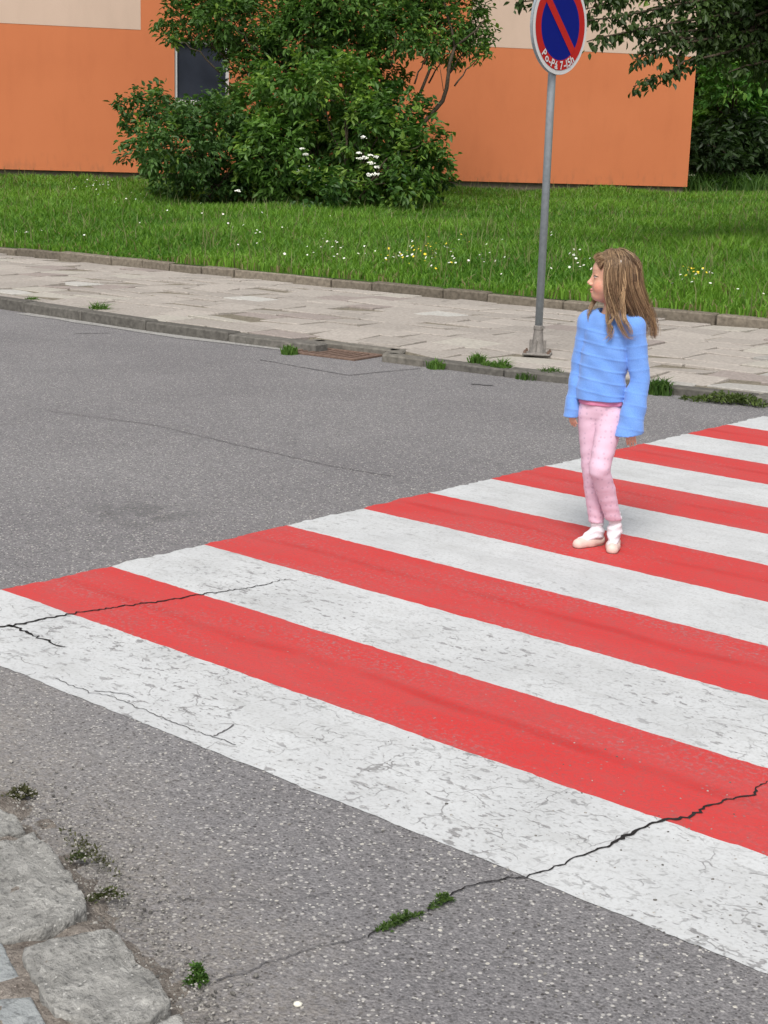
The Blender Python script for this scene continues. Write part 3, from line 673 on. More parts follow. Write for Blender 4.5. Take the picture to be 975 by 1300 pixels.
MW = mat_plain('sign_white', (.58, .58, .58), .6, .1, var=.05); MR = mat_plain('sign_red', (.42, .018, .014), .6, .1, var=.06); MBl = mat_plain('sign_blue', (.002, .008, .17), .6, .1, var=.06)
disc('sign_back', RS, 0, M_GALV, thick=.022)
disc('white_rim', RS-.002, .003, MW)
disc('red_ring', RS*.905, .0055, MR, RS*.70)
disc('blue_field', RS*.7005, .0056, MBl)
L = RS*.70*.995; hw = RS*.0925; V = []
a = -PI/4
q0 = math.sqrt((RS*.72)**2-hw**2)
V = [(.0085, (s*q0)*math.cos(a)-t*hw*math.sin(a), (s*q0)*math.sin(a)+t*hw*math.cos(a)) for s, t in ((-1, -1), (1, -1), (1, 1), (-1, 1))]
mesh('red_bar', V, [[0, 1, 2, 3]], MR, parent=sg, loc=(.052, 0, zc_s))
for zz in (-.17, .17):
    mb = MB(); mb.box((-.002, 0, zc_s+zz), (.062, .085, .03), 0, .003); mb.build('bracket', M_GALV, sg)
# lettering along the lower rim
txt = 'Po-P\u00e1 7-15h'; LV = []; LF = []
deps = bpy.context.evaluated_depsgraph_get()
adv = []; glyphs = []
for ch in txt:
    if ch == ' ': adv.append(.28); glyphs.append(None); continue
    cu_ = bpy.data.curves.new('glyph', 'FONT'); cu_.body = ch; cu_.size = 1; cu_.offset = .022; ob = bpy.data.objects.new('glyph', cu_); COL.objects.link(ob)
    bpy.context.view_layer.update(); me = bpy.data.meshes.new_from_object(ob.evaluated_get(bpy.context.evaluated_depsgraph_get()))
    vs = np.array([v.co[:] for v in me.vertices]); fs = [list(p.vertices) for p in me.polygons]
    glyphs.append((vs-np.array([vs[:, 0].min(), 0, 0]), fs)); adv.append(float(np.ptp(vs[:, 0]))+.09)
    bpy.data.objects.remove(ob); bpy.data.curves.remove(cu_); bpy.data.meshes.remove(me)
size = RS*.235; rad = RS*.885; tot = sum(adv); span = math.radians(88); k = span/tot
pos = 0
for ch, ad, gl in zip(txt, adv, glyphs):
    if gl:
        vs, fs = gl; b = len(LV)
        for v in vs:
            th = -PI/2-math.radians(3)-span/2+(pos+v[0])*k; r = rad-v[1]*size
            LV.append((.0095, r*math.cos(th), r*math.sin(th)))
        LF += [[i+b for i in f] for f in fs]
    pos += ad
lt = mesh('lettering', LV, LF, MW, parent=sg, loc=(.052, 0, zc_s))

# ------------------------------------------------------------------ apartment building
ang = math.atan2(bd[1], bd[0]); LEN = float(np.linalg.norm(BR-BL))
bb = empty('apartment_building', (BL[0], BL[1], 0), ang)     # local x along the facade, local -y outwards
tag(bb, 'orange rendered apartment building with cream panels and one dark ground floor window', 'building')
def blocal(px, py):                    # where a sight line meets the facade plane -> (along, height)
    d = ray(px, py); o = np.array([0, 0, EYE]); n3 = np.array([bn[0], bn[1], 0]); t = ((np.array([BL[0], BL[1], 0])-o)@n3)/(d@n3); p = o+t*d
    return float((p[0]-BL[0])*bd[0]+(p[1]-BL[1])*bd[1]), float(p[2])
ZB = (blocal(60, 214)[1]+blocal(800, 237.5)[1])/2; XR = blocal(878, 160)[0]
z1 = blocal(90, 31.5)[1]; z2 = blocal(800, 70)[1]; ZT = (z1+z2)/2
xc1 = blocal(178.5, 20)[0]; xc2 = blocal(598, 40)[0]
print('BUILD', ZB, XR, z1, z2, xc1, xc2)
XL = -4.0; HT = 11.8; DEP = 11.0
wx0, wzt = blocal(221.5, 50); wx1, wzb = blocal(291, 124); wx1 = blocal(291, 90)[0]
wzb = wzt-1.45
def wallbox(mb, x0, x1, y0, y1, za, zb): mb.box(((x0+x1)/2, (y0+y1)/2, (za+zb)/2), (x1-x0, y1-y0, zb-za))
mb = MB(); T = .3
wallbox(mb, XL, wx0, 0, T, ZB, ZT); wallbox(mb, wx1, XR, 0, T, ZB, ZT)
wallbox(mb, wx0, wx1, 0, T, ZB, wzb); wallbox(mb, wx0, wx1, 0, T, wzt, ZT)
wallbox(mb, xc1, xc2, 0, T, ZT, HT)
wallbox(mb, XL, XR, T+.002, DEP, ZB, HT) if False else None
wallbox(mb, XR-T, XR, T, DEP, ZB, HT); wallbox(mb, XL, XL+T, T, DEP, ZB, HT); wallbox(mb, XL, XR, DEP, DEP+T, ZB, HT)
mb.build('wall', M_ORANGE, bb)
mb = MB(); wallbox(mb, XL, xc1, -.006, T, ZT, HT); mb.build('cream_panel', M_CREAM, bb)
mb = MB(); wallbox(mb, xc2, XR, -.006, T, ZT, HT); mb.build('cream_panel', M_CREAM, bb)
mb = MB(); wallbox(mb, XL+.08, XR-.08, .08, DEP, -.2, ZB-.001); mb.build('plinth', M_PLINTH, bb)
mb = MB(); wallbox(mb, XL-.3, XR+.3, -.3, DEP+.6, HT+.002, HT+.25); mb.build('roof', M_PLINTH, bb)
wn = empty('window'); wn.parent = bb
wo = mesh('window', [(wx0, .14, wzb), (wx1, .14, wzb), (wx1, .14, wzt), (wx0, .14, wzt)], [[0, 1, 2, 3]], M_GLASS, parent=bb); bpy.data.objects.remove(wn); wo.name = 'window'
mb = MB(); fw = .07
wallbox(mb, wx0, wx0+fw, .06, .138, wzb, wzt); wallbox(mb, wx1-fw, wx1, .06, .138, wzb, wzt)
wallbox(mb, wx0+fw, wx1-fw, .062, .138, wzt-fw, wzt); wallbox(mb, wx0+fw, wx1-fw, .062, .138, wzb, wzb+fw)
mb.build('frame', M_FRAME, wo)
mb = MB(); wallbox(mb, wx0-.04, wx1+.04, -.06, .06, wzb-.035, wzb-.001); mb.build('sill', M_FRAME, wo)

# ------------------------------------------------------------------ foliage
def crown(name, clumps, dens, size, c0, c1, parent, aspect=.5, droop=.35, squash=.8, seed=1, sub=7.5, young=(.22, .34, .05), pyoung=.06):
    """clumps: (centre xyz, radius). Each clump is a bunch of sprays; leaves sit along the sprays."""
    CC = []; TT = []; OO = []
    for (c, r) in clumps:
        ns = max(8, int(sub*r*r*26)); tone = rng.normal(0, .22)
        for k in range(ns):
            d = rng.normal(0, 1, 3); d /= np.linalg.norm(d); q = r*rng.uniform(.35, 1.0)**.55
            sp = np.array(c)+d*q*np.array([1, 1, squash]); m = max(3, int(dens*rng.uniform(.6, 1.4)))
            dirv = d*.7+np.array([0, 0, .25])+rng.normal(0, .3, 3); dirv /= np.linalg.norm(dirv); ln = .34*min(1.2, .5+r*.6)
            t = rng.uniform(-.3, 1.0, m)[:, None]
            CC.append(sp+dirv*t*ln+rng.normal(0, .055, (m, 3))); OO.append(np.repeat(d[None], m, 0))
            tn = np.clip(.45+tone+rng.normal(0, .18)+rng.normal(0, .16, m), 0, 1)[:, None]
            col = (1-tn)*np.array(c0)+tn*np.array(c1)
            if rng.random() < pyoung: col = col*.35+np.array(young)*.65*rng.uniform(.75, 1.15, (m, 1))
            TT.append(col)
    C = np.concatenate(CC); T = np.concatenate(TT); O = np.concatenate(OO); n = len(C)
    V, F = leaves(C, n, None, size, droop, aspect, O)
    o = mesh(name, V, F, M_LEAF, np.repeat(T, 6, 0), False, parent)
    print(name, n); return o
def limb(mb, a, b, r0, r1, wob=.12, n=7):
    a = np.array(a, float); b = np.array(b, float); L = np.linalg.norm(b-a); P = []
    for i in range(n+1):
        t = i/n; P.append(a*(1-t)+b*t+rng.normal(0, 1, 3)*wob*L*.12*math.sin(PI*t)+np.array([0, 0, .10*L*math.sin(PI*t)*wob*4]))
    mb.tube(P, [r0*(1-i/n)+r1*i/n for i in range(n+1)], 7); return P
def clumps_px(lst, dist, jit=.5):
    out = []
    for (px, py, r) in lst:
        dd = dist+random.gauss(0, jit); out.append((at(px, py, dd), r*dd/FPX))
    return out
def base_at(px, dist):
    p = at(px, 300, dist); return np.array([p[0], p[1], float(lawn_z(p[0], p[1]))-.05])
def plant(name, label, cat, px, dist, clumps, dens, size, c0, c1, stems, grp=None, loc=None, **kw):
    b = base_at(px, dist) if loc is None else loc
    e = empty(name, b); tag(e, label, cat, grp)
    cl = [(np.array(c)-b, r) for c, r in clumps]
    crown('crown', cl, dens, size, c0, c1, e, **kw)
    mb = MB()
    for (s0, r0, tgt) in stems:
        P = limb(mb, s0, tgt, r0, r0*.3)
    order = [np.argmin([np.linalg.norm(np.array(t[2])-c) for t in stems]) for c, r in cl]
    for (c, r), j in zip(cl, order):
        if len(stems): 
            s0, r0, tgt = stems[j]; a = np.array(s0)*.45+np.array(tgt)*.55
            limb(mb, a, c, r0*.4, r0*.1, .2)
    mb.build('trunk' if cat == 'tree' else 'stem', M_BARK, e, True)
    return e, cl
A = clumps_px([(250, 130, 14), (226, 138, 12), (285, 132, 16), (172, 138, 22), (200, 158, 32), (190, 185, 26), (205, 120, 10), (235, 150, 24), (235, 185, 45), (215, 222, 34), (270, 158, 36), (290, 200, 50), (255, 235, 32), (310, 238, 32), (335, 170, 40), (300, 150, 26), (175, 200, 14), (340, 215, 45), (265, 140, 14)], 30.2, .55)
plant('shrub', 'broad dull green shrub under the window, left half of the thicket', 'shrub', 255, 30.2, A, 14, .135, (.034, .085, .020), (.105, .205, .050),
      [((-.5, 0, 0), .035, (-1.5, .2, 1.2)), ((.2, .1, 0), .04, (.3, 0, 1.4)), ((0, 0, 0), .03, (.9, .1, .9))], 'shrubs and tree of the thicket before the wall', pyoung=.05)
B = clumps_px([(330, 135, 30), (355, 185, 46), (365, 232, 40), (400, 150, 52), (425, 205, 55), (405, 243, 32), (465, 170, 55), (480, 222, 48), (520, 200, 38), (535, 222, 30), (505, 145, 36), (440, 112, 42), (548, 178, 18), (548, 205, 20), (350, 110, 26), (390, 110, 36), (450, 245, 30), (510, 240, 26), (330, 200, 30)], 29.2, .5)
eB, clB = plant('shrub', 'taller bright green elder shrub with white flower heads, right half of the thicket', 'shrub', 430, 29.2, B, 15, .155, (.034, .092, .016), (.13, .25, .045),
      [((-.3, 0, 0), .04, (-.9, .1, 1.4)), ((.1, .1, 0), .045, (.1, 0, 1.8)), ((.3, 0, 0), .035, (1.1, .1, 1.1)), ((0, .1, 0), .04, (.6, .2, 1.5))], 'shrubs and tree of the thicket before the wall', pyoung=.2)
MFL = mat_plain('elder_blossom', (.80, .80, .72), .8, .2, var=.1)
for (px, py, r) in ((384, 189, .06), (387, 196, .06), (378, 216, .08), (389, 212, .06), (391, 222, .05), (461, 174, .07), (463, 200, .08), (470, 197, .05), (477, 199, .06), (456, 201, .05), (471, 207, .08), (470, 222, .10), (478, 221, .08), (455, 194, .05), (418, 235, .06), (478, 212, .06), (302, 242, .05)):
    p = at(px, py, 28.0)-np.array(eB.location); V = []; F = []
    r *= .8
    for k in range(34):
        q = p+np.clip(rng.normal(0, .5, 3), -.85, .85)*r*np.array([1, 1, .4]); s = .015*random.uniform(.7, 1.3); b = len(V)
        nv = Vector((random.gauss(.2, .6), random.gauss(-.6, .5), .9)).normalized(); a = nv.orthogonal().normalized(); c2 = nv.cross(a)
        V += [q+np.array(a*math.cos(j*2*PI/5)+c2*math.sin(j*2*PI/5))*s for j in range(5)]; F.append([b, b+1, b+2, b+3, b+4])
    mesh('flower_head', V, F, MFL, parent=eB)
Cc = clumps_px([(262, 50, 13), (286, 58, 15), (302, 84, 13), (240, 44, 9), (298, 112, 10), (222, 22, 18), (215, 48, 9), (250, 10, 26), (280, 22, 34), (318, 38, 40), (322, 82, 22), (360, 70, 44), (385, 40, 50), (440, 60, 50), (455, 20, 50), (505, 40, 34), (488, 95, 24), (525, 12, 34), (560, 36, 34), (590, 22, 28), (568, 66, 18), (604, 50, 20), (612, 70, 10), (545, 65, 16), (420, -5, 60), (540, -25, 45), (290, -30, 55), (400, -70, 80), (500, -70, 75), (330, -120, 80), (450, -150, 85), (580, -50, 45), (235, -35, 40), (530, -130, 65), (375, -190, 70), (470, 120, 30)], 31.0, .6)
bC = base_at(470, 31.0)
eC = empty('tree', bC); tag(eC, 'leafy tree with thin leaning stems rising behind the shrubs beside the window', 'tree', 'shrubs and tree of the thicket before the wall')
crown('crown', [(np.array(c)-bC, r) for c, r in Cc], 13, .14, (.036, .090, .018), (.115, .225, .045), eC, aspect=.45, sub=9, pyoung=.10)
mb = MB()
def pxpath(pts, dist): return [at(x, y, dist)-bC for x, y in pts]
mb.tube([np.array([.6, 0, 0])]+pxpath([(505, 205), (524, 170), (545, 148), (562, 128), (567, 112), (571, 80), (577, 60)], 30.6), [.07, .06, .05, .048, .045, .042, .036, .03], 7)
mb.tube(pxpath([(577, 60), (590, 50), (605, 38), (615, 25)], 30.6), [.03, .026, .018, .01], 6)
mb.tube(pxpath([(577, 60), (574, 40), (565, 10), (560, -30), (555, -90)], 30.6), [.028, .026, .022, .02, .012], 6)
mb.tube([np.array([.4, .1, 0])]+pxpath([(490, 190), (517, 146), (532, 122), (543, 95), (552, 72), (556, 40), (545, 0), (530, -70)], 30.9), [.07, .05, .038, .034, .03, .026, .02, .016, .01], 7)
mb.tube(pxpath([(563, 115), (560, 95), (557, 75)], 30.7), [.008, .007, .005], 5)
for tx, ty in ((300, 0), (380, -80), (450, -100), (330, 60), (430, 30)):
    limb(mb, np.array([random.uniform(-.4, .2), .1, 0]), at(tx, ty, 31)-bC, .09, .02, .15, 10)
for c, r in Cc:
    c = np.array(c)-bC; limb(mb, c*np.array([.75, .75, .8]), c, .02, .006, .2)
mb.build('trunk', M_BARK, eC, True)

# overhanging tree, trunk to the right of the photo
def spray_tree():
    dist = 20.0; b = base_at(1160, 21.5)
    e = empty('tree', b); tag(e, 'dark leaved tree reaching in from the right with drooping sprays before the cream panel', 'tree')
    tw = [[(1000, 40), (940, 62), (900, 72), (868, 78), (852, 92), (830, 99), (804, 110)], [(980, 35), (920, 45), (870, 55), (830, 66), (806, 76)], [(980, 10), (900, 22), (850, 30), (800, 40), (760, 48), (745, 53)],
          [(950, -10), (870, 4), (820, 14), (780, 22), (745, 26)], [(900, -30), (830, -12), (770, -4), (700, -2), (655, 3)], [(1000, 70), (965, 80), (945, 84), (925, 92)], [(880, 50), (850, 45), (825, 52), (812, 62)], [(860, 72), (862, 88), (857, 96)], [(800, -20), (765, 6), (742, 12)], [(960, 20), (890, 38), (840, 42), (800, 33)], [(760, -15), (720, -8), (690, 0)]]
    CC = []; mb = MB()
    for t in tw:
        P = [at(x, y, dist+(x-900)*.004)-b for x, y in t]
        mb.tube(P, [.02*(1-i/len(P))+.004 for i in range(len(P))], 5)
        for i in range(len(P)-1):
            m = int(np.linalg.norm(P[i+1]-P[i])*26)
            for k in range(m):
                q = P[i]+(P[i+1]-P[i])*random.random(); CC.append((q, .05+.03*random.random()))
    cols = []; cs = []
    for q, r in CC:
        for j in range(5): cs.append(q+rng.normal(0, .045, 3)+np.array([0, 0, -.02]))
    dense = clumps_px([(900, 18, 40), (950, 35, 46), (935, 62, 24), (985, 70, 40), (880, 45, 24), (990, 20, 60), (850, 5, 22), (1040, 40, 70), (930, -30, 60), (1000, -60, 90), (860, -40, 45), (780, -22, 24), (1100, 0, 110), (1060, -120, 130), (940, -120, 90), (965, 92, 16), (1160, 90, 80), (1180, -120, 140), (1120, -230, 130)], dist+.6, .5)
    C = np.array(cs); n = len(C); V, F = leaves(C, n, None, .105, .55, .55, np.repeat(np.array([[0, 0, -.5]]), n, 0))
    tn = np.clip(rng.normal(.4, .25, n), 0, 1)[:, None]; T = (1-tn)*np.array([.024, .046, .014])+tn*np.array([.075, .125, .030])
    mesh('sprays', V, F, M_LEAF, np.repeat(T, 6, 0), False, e)
    crown('crown', [(np.array(c)-b, r) for c, r in dense], 12, .115, (.028, .056, .015), (.085, .145, .034), e, aspect=.55, droop=.6, squash=.7, sub=7, pyoung=.03)
    top = at(1165, -150, 21)-b
    P = limb(mb, (0, 0, 0), top, .16, .09, .05, 10)
    for t in tw: limb(mb, P[7], at(t[0][0], t[0][1], dist)-b, .05, .02, .15)
    for c, r in dense: limb(mb, P[8], np.array(c)-b, .045, .01, .15)
    mb.build('trunk', M_BARK, e, True)
spray_tree()

# trees behind the building's right end
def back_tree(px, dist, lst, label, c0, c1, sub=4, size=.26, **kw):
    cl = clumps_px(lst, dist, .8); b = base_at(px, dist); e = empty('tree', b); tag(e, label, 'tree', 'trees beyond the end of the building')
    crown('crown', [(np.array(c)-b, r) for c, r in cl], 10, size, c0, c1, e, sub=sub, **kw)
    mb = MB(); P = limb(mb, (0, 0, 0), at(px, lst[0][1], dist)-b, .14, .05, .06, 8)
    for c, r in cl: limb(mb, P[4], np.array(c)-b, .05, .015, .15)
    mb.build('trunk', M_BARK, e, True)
back_tree(925, 46, [(930, 105, 36), (905, 125, 26), (950, 130, 34), (895, 100, 14), (925, 140, 30), (900, 155, 26), (970, 110, 30), (935, 85, 18)], 'fresh green bushy tree just past the right end of the orange wall', (.06, .17, .025), (.14, .29, .045), young=(.2, .36, .06), pyoung=.1)
back_tree(930, 44.3, [(905, 185, 26), (930, 175, 34), (945, 205, 28), (895, 200, 16), (965, 185, 34), (910, 215, 18), (985, 210, 30), (892, 180, 12), (930, 215, 22), (960, 220, 24), (905, 228, 12)], 'dark low bush below the fresh green tree', (.016, .036, .010), (.04, .075, .02), pyoung=0)
back_tree(1000, 50, [(1000, 60, 70), (1020, 130, 70), (1060, 60, 80), (1010, 190, 50), (1080, 150, 80), (960, 60, 45), (1000, -20, 80), (1090, 220, 50)], 'tall dark tree at the right edge behind the fresh green one', (.022, .05, .014), (.06, .11, .026), pyoung=.02)
back_tree(900, 56, [(890, 70, 50), (930, 60, 50), (920, 120, 60), (960, 150, 60), (900, 170, 50), (880, 20, 60), (950, 0, 70), (940, 200, 50), (1010, 180, 60), (860, 90, 50), (850, 160, 50), (860, 215, 40), (910, -50, 70)], 'distant dark tree filling the gap beside the building', (.02, .042, .014), (.05, .09, .026), sub=4, size=.32, pyoung=.0)
for i, (px, d, wv) in enumerate(((885, 42.5, 'pale'), (905, 43, 'leaning'), (935, 43, 'broad'), (962, 42, 'tall'))):
    b = base_at(px, d); n = 260; P = np.stack([rng.normal(0, .35, n), rng.normal(0, .35, n), np.zeros(n)], -1)
    t = rng.random((n, 1)); T = (1-t)*np.array([.03, .08, .014])+t*np.array([.09, .18, .03])
    o = blades('tall_weed', P, rng.uniform(.3, .85, n), np.full(n, .022), rng.uniform(.2, .8, n), T, M_GRASS); o.location = b
    tag(o, ['tall weed tuft at the foot of the building corner', 'tall weed tuft second from the building corner, before the dark bush', 'broad tall weed tuft before the dark bush, third from the building corner', 'tall weed tuft before the dark bush nearest the right edge'][i], 'weed', 'tall weeds before the dark bush')

# ------------------------------------------------------------------ signed-distance modelling for the girl
class Vol:
    def __init__(s, lo, hi, h):
        s.lo = np.array(lo, float); s.h = h; s.n = np.ceil((np.array(hi)-s.lo)/h).astype(int)+1
        s.ax = [s.lo[i]+h*np.arange(s.n[i]) for i in range(3)]; s.f = np.full(s.n, .05, np.float32)
    def blk(s, lo, hi):
        sl = []
        for i in range(3):
            a = int(np.clip(math.floor((lo[i]-s.lo[i])/s.h), 0, s.n[i])); b = int(np.clip(math.ceil((hi[i]-s.lo[i])/s.h)+1, 0, s.n[i])); sl.append(slice(a, b))
        X, Y, Z = np.meshgrid(*[s.ax[i][sl[i]] for i in range(3)], indexing='ij'); return tuple(sl), X, Y, Z
    def un(s, sl, d, k, op='u'):
        f = s.f[sl]
        if op == 'u':
            if k > 0: h = np.clip(.5+.5*(f-d)/k, 0, 1); r = f*(1-h)+d*h-k*h*(1-h)
            else: r = np.minimum(f, d)
        else:
            if k > 0: h = np.clip(.5-.5*(f+d)/k, 0, 1); r = f*(1-h)-d*h+k*h*(1-h)
            else: r = np.maximum(f, -d)
        s.f[sl] = r
    def cap(s, a, b, ra, rb, k=.01, op='u', mod=None, flat=None):
        a = np.array(a, float); b = np.array(b, float); m = max(ra, rb)+.05
        sl, X, Y, Z = s.blk(np.minimum(a, b)-m, np.maximum(a, b)+m)
        if X.size == 0: return
        ab = b-a; t = np.clip(((X-a[0])*ab[0]+(Y-a[1])*ab[1]+(Z-a[2])*ab[2])/(ab@ab), 0, 1)
        r = ra+(rb-ra)*t
        if mod is not None: r = r+mod(X, Y, Z, t)
        dx, dy, dz = X-a[0]-t*ab[0], Y-a[1]-t*ab[1], Z-a[2]-t*ab[2]
        if flat is not None:     # squash along a direction
            n, q = flat; pr = dx*n[0]+dy*n[1]+dz*n[2]; g = (1/q-1); dx, dy, dz = dx+pr*g*n[0], dy+pr*g*n[1], dz+pr*g*n[2]
        d = np.sqrt(dx*dx+dy*dy+dz*dz)-r
        s.un(sl, d, k, op)
    def ell(s, c, R, k=.01, op='u', ax=None):
        c = np.array(c, float); m = max(R)+.05; sl, X, Y, Z = s.blk(c-m, c+m)
        if X.size == 0: return
        X, Y, Z = X-c[0], Y-c[1], Z-c[2]
        if ax is not None:
            A = np.array(ax); X, Y, Z = [X*A[i][0]+Y*A[i][1]+Z*A[i][2] for i in range(3)]
        k0 = np.sqrt((X/R[0])**2+(Y/R[1])**2+(Z/R[2])**2); k1 = np.sqrt((X/R[0]**2)**2+(Y/R[1]**2)**2+(Z/R[2]**2)**2)+1e-9
        s.un(sl, k0*(k0-1)/k1, k, op)
    def loft(s, prof, yaw=0.0, k=.01, mod=None, power=2.0):
        """prof: rows of z, cx, cy, rx, ry"""
        P = np.array(prof); P = P[np.argsort(P[:, 0])]; m = .06+P[:, 3:].max()
        sl, X, Y, Z = s.blk((P[:, 1].min()-m, P[:, 2].min()-m, P[0, 0]-.04), (P[:, 1].max()+m, P[:, 2].max()+m, P[-1, 0]+.04))
        g = [np.interp(Z, P[:, 0], P[:, i]) for i in (1, 2, 3, 4)]; c, sn = math.cos(yaw), math.sin(yaw)
        dx, dy = X-g[0], Y-g[1]; a = dx*c+dy*sn; b = -dx*sn+dy*c
        q = (np.abs(a/g[2])**power+np.abs(b/g[3])**power)**(1/power); d = (q-1)*np.minimum(g[2], g[3])
        if mod is not None: d = d-mod(X, Y, Z)
        d = np.maximum(d, np.maximum(P[0, 0]-Z, Z-P[-1, 0])); s.un(sl, d, k)
    def halfz(s, z, below=True):          # cut away everything below / above z
        Z = s.ax[2][None, None, :]; s.f = np.maximum(s.f, (z-Z) if below else (Z-z)).astype(np.float32)
    def mesh(s):
        f = s.f; n = np.array(f.shape); sg_ = f < 0; acc = np.zeros(tuple(n-1)+(3,), np.float32); cnt = np.zeros(tuple(n-1), np.float32)
        offs = [(0, 0, 0), (1, 0, 0), (0, 1, 0), (0, 0, 1), (1, 1, 0), (1, 0, 1), (0, 1, 1), (1, 1, 1)]
        g = lambda A, o: A[o[0]:n[0]-1+o[0], o[1]:n[1]-1+o[1], o[2]:n[2]-1+o[2]]
        for i in range(8):
            for ax in range(3):
                if offs[i][ax] == 0:
                    o2 = list(offs[i]); o2[ax] = 1; a, b = g(f, offs[i]), g(f, o2); x = (a < 0) != (b < 0)
                    t = np.where(x, a/np.where(x, a-b, 1), 0)
                    for q in range(3): acc[..., q] += np.where(x, offs[i][q]+(t if q == ax else 0), 0)
                    cnt += x
        act = cnt > 0; idx = -np.ones(act.shape, np.int64); idx[act] = np.arange(act.sum())
        ii = np.argwhere(act); V = (ii+acc[act]/cnt[act][:, None])*s.h+s.lo; Fs = []
        for ax in range(3):
            b, c = (ax+1) % 3, (ax+2) % 3
            lo = [slice(0, None)]*3; hi = [slice(0, None)]*3; lo[ax] = slice(0, -1); hi[ax] = slice(1, None)
            a0, a1 = sg_[tuple(lo)], sg_[tuple(hi)]; x = a0 != a1
            E_ = np.argwhere(x); ok = (E_[:, b] > 0) & (E_[:, c] > 0) & (E_[:, b] < n[b]-1) & (E_[:, c] < n[c]-1); E_ = E_[ok]; inside = a0[tuple(E_.T)]
            def cell(db, dc):
                q = E_.copy(); q[:, b] -= db; q[:, c] -= dc; return idx[tuple(q.T)]
            Q = np.stack([cell(1, 1), cell(0, 1), cell(0, 0), cell(1, 0)], -1); Q[~inside] = Q[~inside][:, ::-1]; Fs.append(Q)
        F = np.concatenate(Fs); F = F[(F >= 0).all(1)]
        # light smoothing of the nets
        nv = len(V); 
        for it in range(2):
            A = np.zeros_like(V); cn = np.zeros(nv)
            for i in range(4):
                np.add.at(A, F[:, i], V[F[:, (i+1) % 4]]); np.add.at(cn, F[:, i], 1)
            V = V*.5+A/cn[:, None]*.5
        return V, F
GIRL = gp(765, 697); GA = math.radians(32.226)
HC = np.array([-.030, .010, 1.155]); hf = np.array([-.9925, -.122, 0]); hl = np.array([.122, -.9925, 0]); hz = np.array([0, 0, 1.0])
def hp(F, L, Z): return HC+hf*F+hl*L+hz*Z
AX = [hf, hl, hz]
# joints
NB = (-.035, .02, 1.0)
SR, ER, WR = (-.125, .045, .966), (-.155, .05, .775), (-.168, .01, .605)       # her right arm (left in the photo)
SL, EL_, WL = (.070, -.03, .957), (.108, -.032, .75), (.082, -.06, .56)
HR, KR, AR = (-.085, .02, .60), (-.068, .030, .350), (-.030, .055, .09)
HL, KL, AL = (.000, -.010, .60), (-.035, -.078, .364), (.046, .030, .11)
v = Vol((-.235, -.15, -.01), (.17, .15, 1.27), .0031)
# torso and legs (under the clothes)
v.loft([(.59, -.043, .01, .050, .036), (.62, -.043, .01, .068, .048), (.72, -.038, .012, .075, .055), (.85, -.033, .015, .082, .06), (.94, -.03, .015, .088, .058), (1.0, -.032, .018, .055, .045)], -.35, .02)
for H, K, A_ in ((HR, KR, AR), (HL, KL, AL)):
    v.cap(H, K, .036, .030, .012); c = np.array(K)*.62+np.array(A_)*.38+np.array([0, .012, 0]); v.cap(K, c, .030, .029, .01); v.cap(c, A_, .029, .019, .01)
v.cap(np.array(AR)-np.array([0, 0, .045]), (-.09, .010, .020), .014, .011, .008); v.cap(AR, (-.018, .068, .035), .016, .014, .008)
v.cap(np.array(AL)-np.array([0, 0, .06]), (.040, -.035, .020), .014, .011, .008); v.cap(AL, (.048, .045, .035), .016, .014, .008)
for s_, e_, w_ in ((SR, ER, WR), (SL, EL_, WL)):
    v.cap(s_, e_, .029, .023, .015); v.cap(e_, w_, .023, .016, .01)
# hands: palm, four fingers, thumb
def hand(w_, down, across, thumbdir, nrm, sc=1.0):
    w_ = np.array(w_, float); down = np.array(down, float); down /= np.linalg.norm(down); across = np.array(across, float); across -= down*(across@down); across /= np.linalg.norm(across)
    nrm = np.cross(down, across)*nrm
    p0 = w_+down*.012*sc; p1 = w_+down*.048*sc
    for j in (-1.2, -.4, .4, 1.2): v.cap(p0+across*j*.008*sc, p1+across*j*.0125*sc, .0085*sc, .0072*sc, .009)
    for j, ln in ((-1.2, .046), (-.4, .054), (.4, .051), (1.2, .039)):
        a = p1+across*j*.0125*sc; b = a+(down+across*j*.12+nrm*.15)*ln*.5*sc; c = b+(down+across*j*.03+nrm*.55)*ln*.5*sc
        v.cap(a, b, .0062*sc, .0056*sc, .002); v.cap(b, c, .0056*sc, .0046*sc, .002)
    t0 = p0+across*thumbdir*.012*sc; t1 = t0+(down*.7+across*thumbdir*.7+nrm*.3)*.024*sc; t2 = t1+(down*.95+across*thumbdir*.15+nrm*.3)*.022*sc
    v.cap(t0, t1, .008*sc, .0068*sc, .005); v.cap(t1, t2, .0066*sc, .0052*sc, .002)
hand(WR, (.12, -.05, -1), (.75, -.65, 0), 1, -1, .82)
hand(WL, (.08, -.05, -1), (1, -.25, 0), -1, -1, .95)
# neck and head
v.cap((-.033, .022, .985), hp(-.018, 0, -.06), .037, .036, .02)
v.ell(hp(-.004, 0, .030), (.089, .069, .074), .01, ax=AX)
v.ell(hp(.026, 0, -.030), (.057, .056, .066), .02, ax=AX)
v.ell(hp(.050, 0, -.074), (.034, .033, .025), .022, ax=AX)
for s_ in (-1, 1):
    v.ell(hp(.050, s_*.030, -.038), (.030, .025, .027), .016, ax=AX)
    v.ell(hp(.0, s_*.048, -.045), (.035, .014, .035), .02, ax=AX)
    v.ell(hp(.094, s_*.029, .004), (.012, .014, .008), .012, 's', ax=AX)
    v.ell(hp(.066, s_*.0285, .003), (.0145, .013, .011), .004, ax=AX)
    v.ell(hp(-.012, s_*.069, -.012), (.016, .006, .024), .004, ax=AX)
v.cap(hp(.080, 0, .006), hp(.094, 0, -.021), .006, .008, .010); v.ell(hp(.096, 0, -.022), (.009, .0085, .0075), .006, ax=AX)
for s_ in (-1, 1): v.ell(hp(.090, s_*.009, -.029), (.007, .006, .0055), .004, ax=AX)
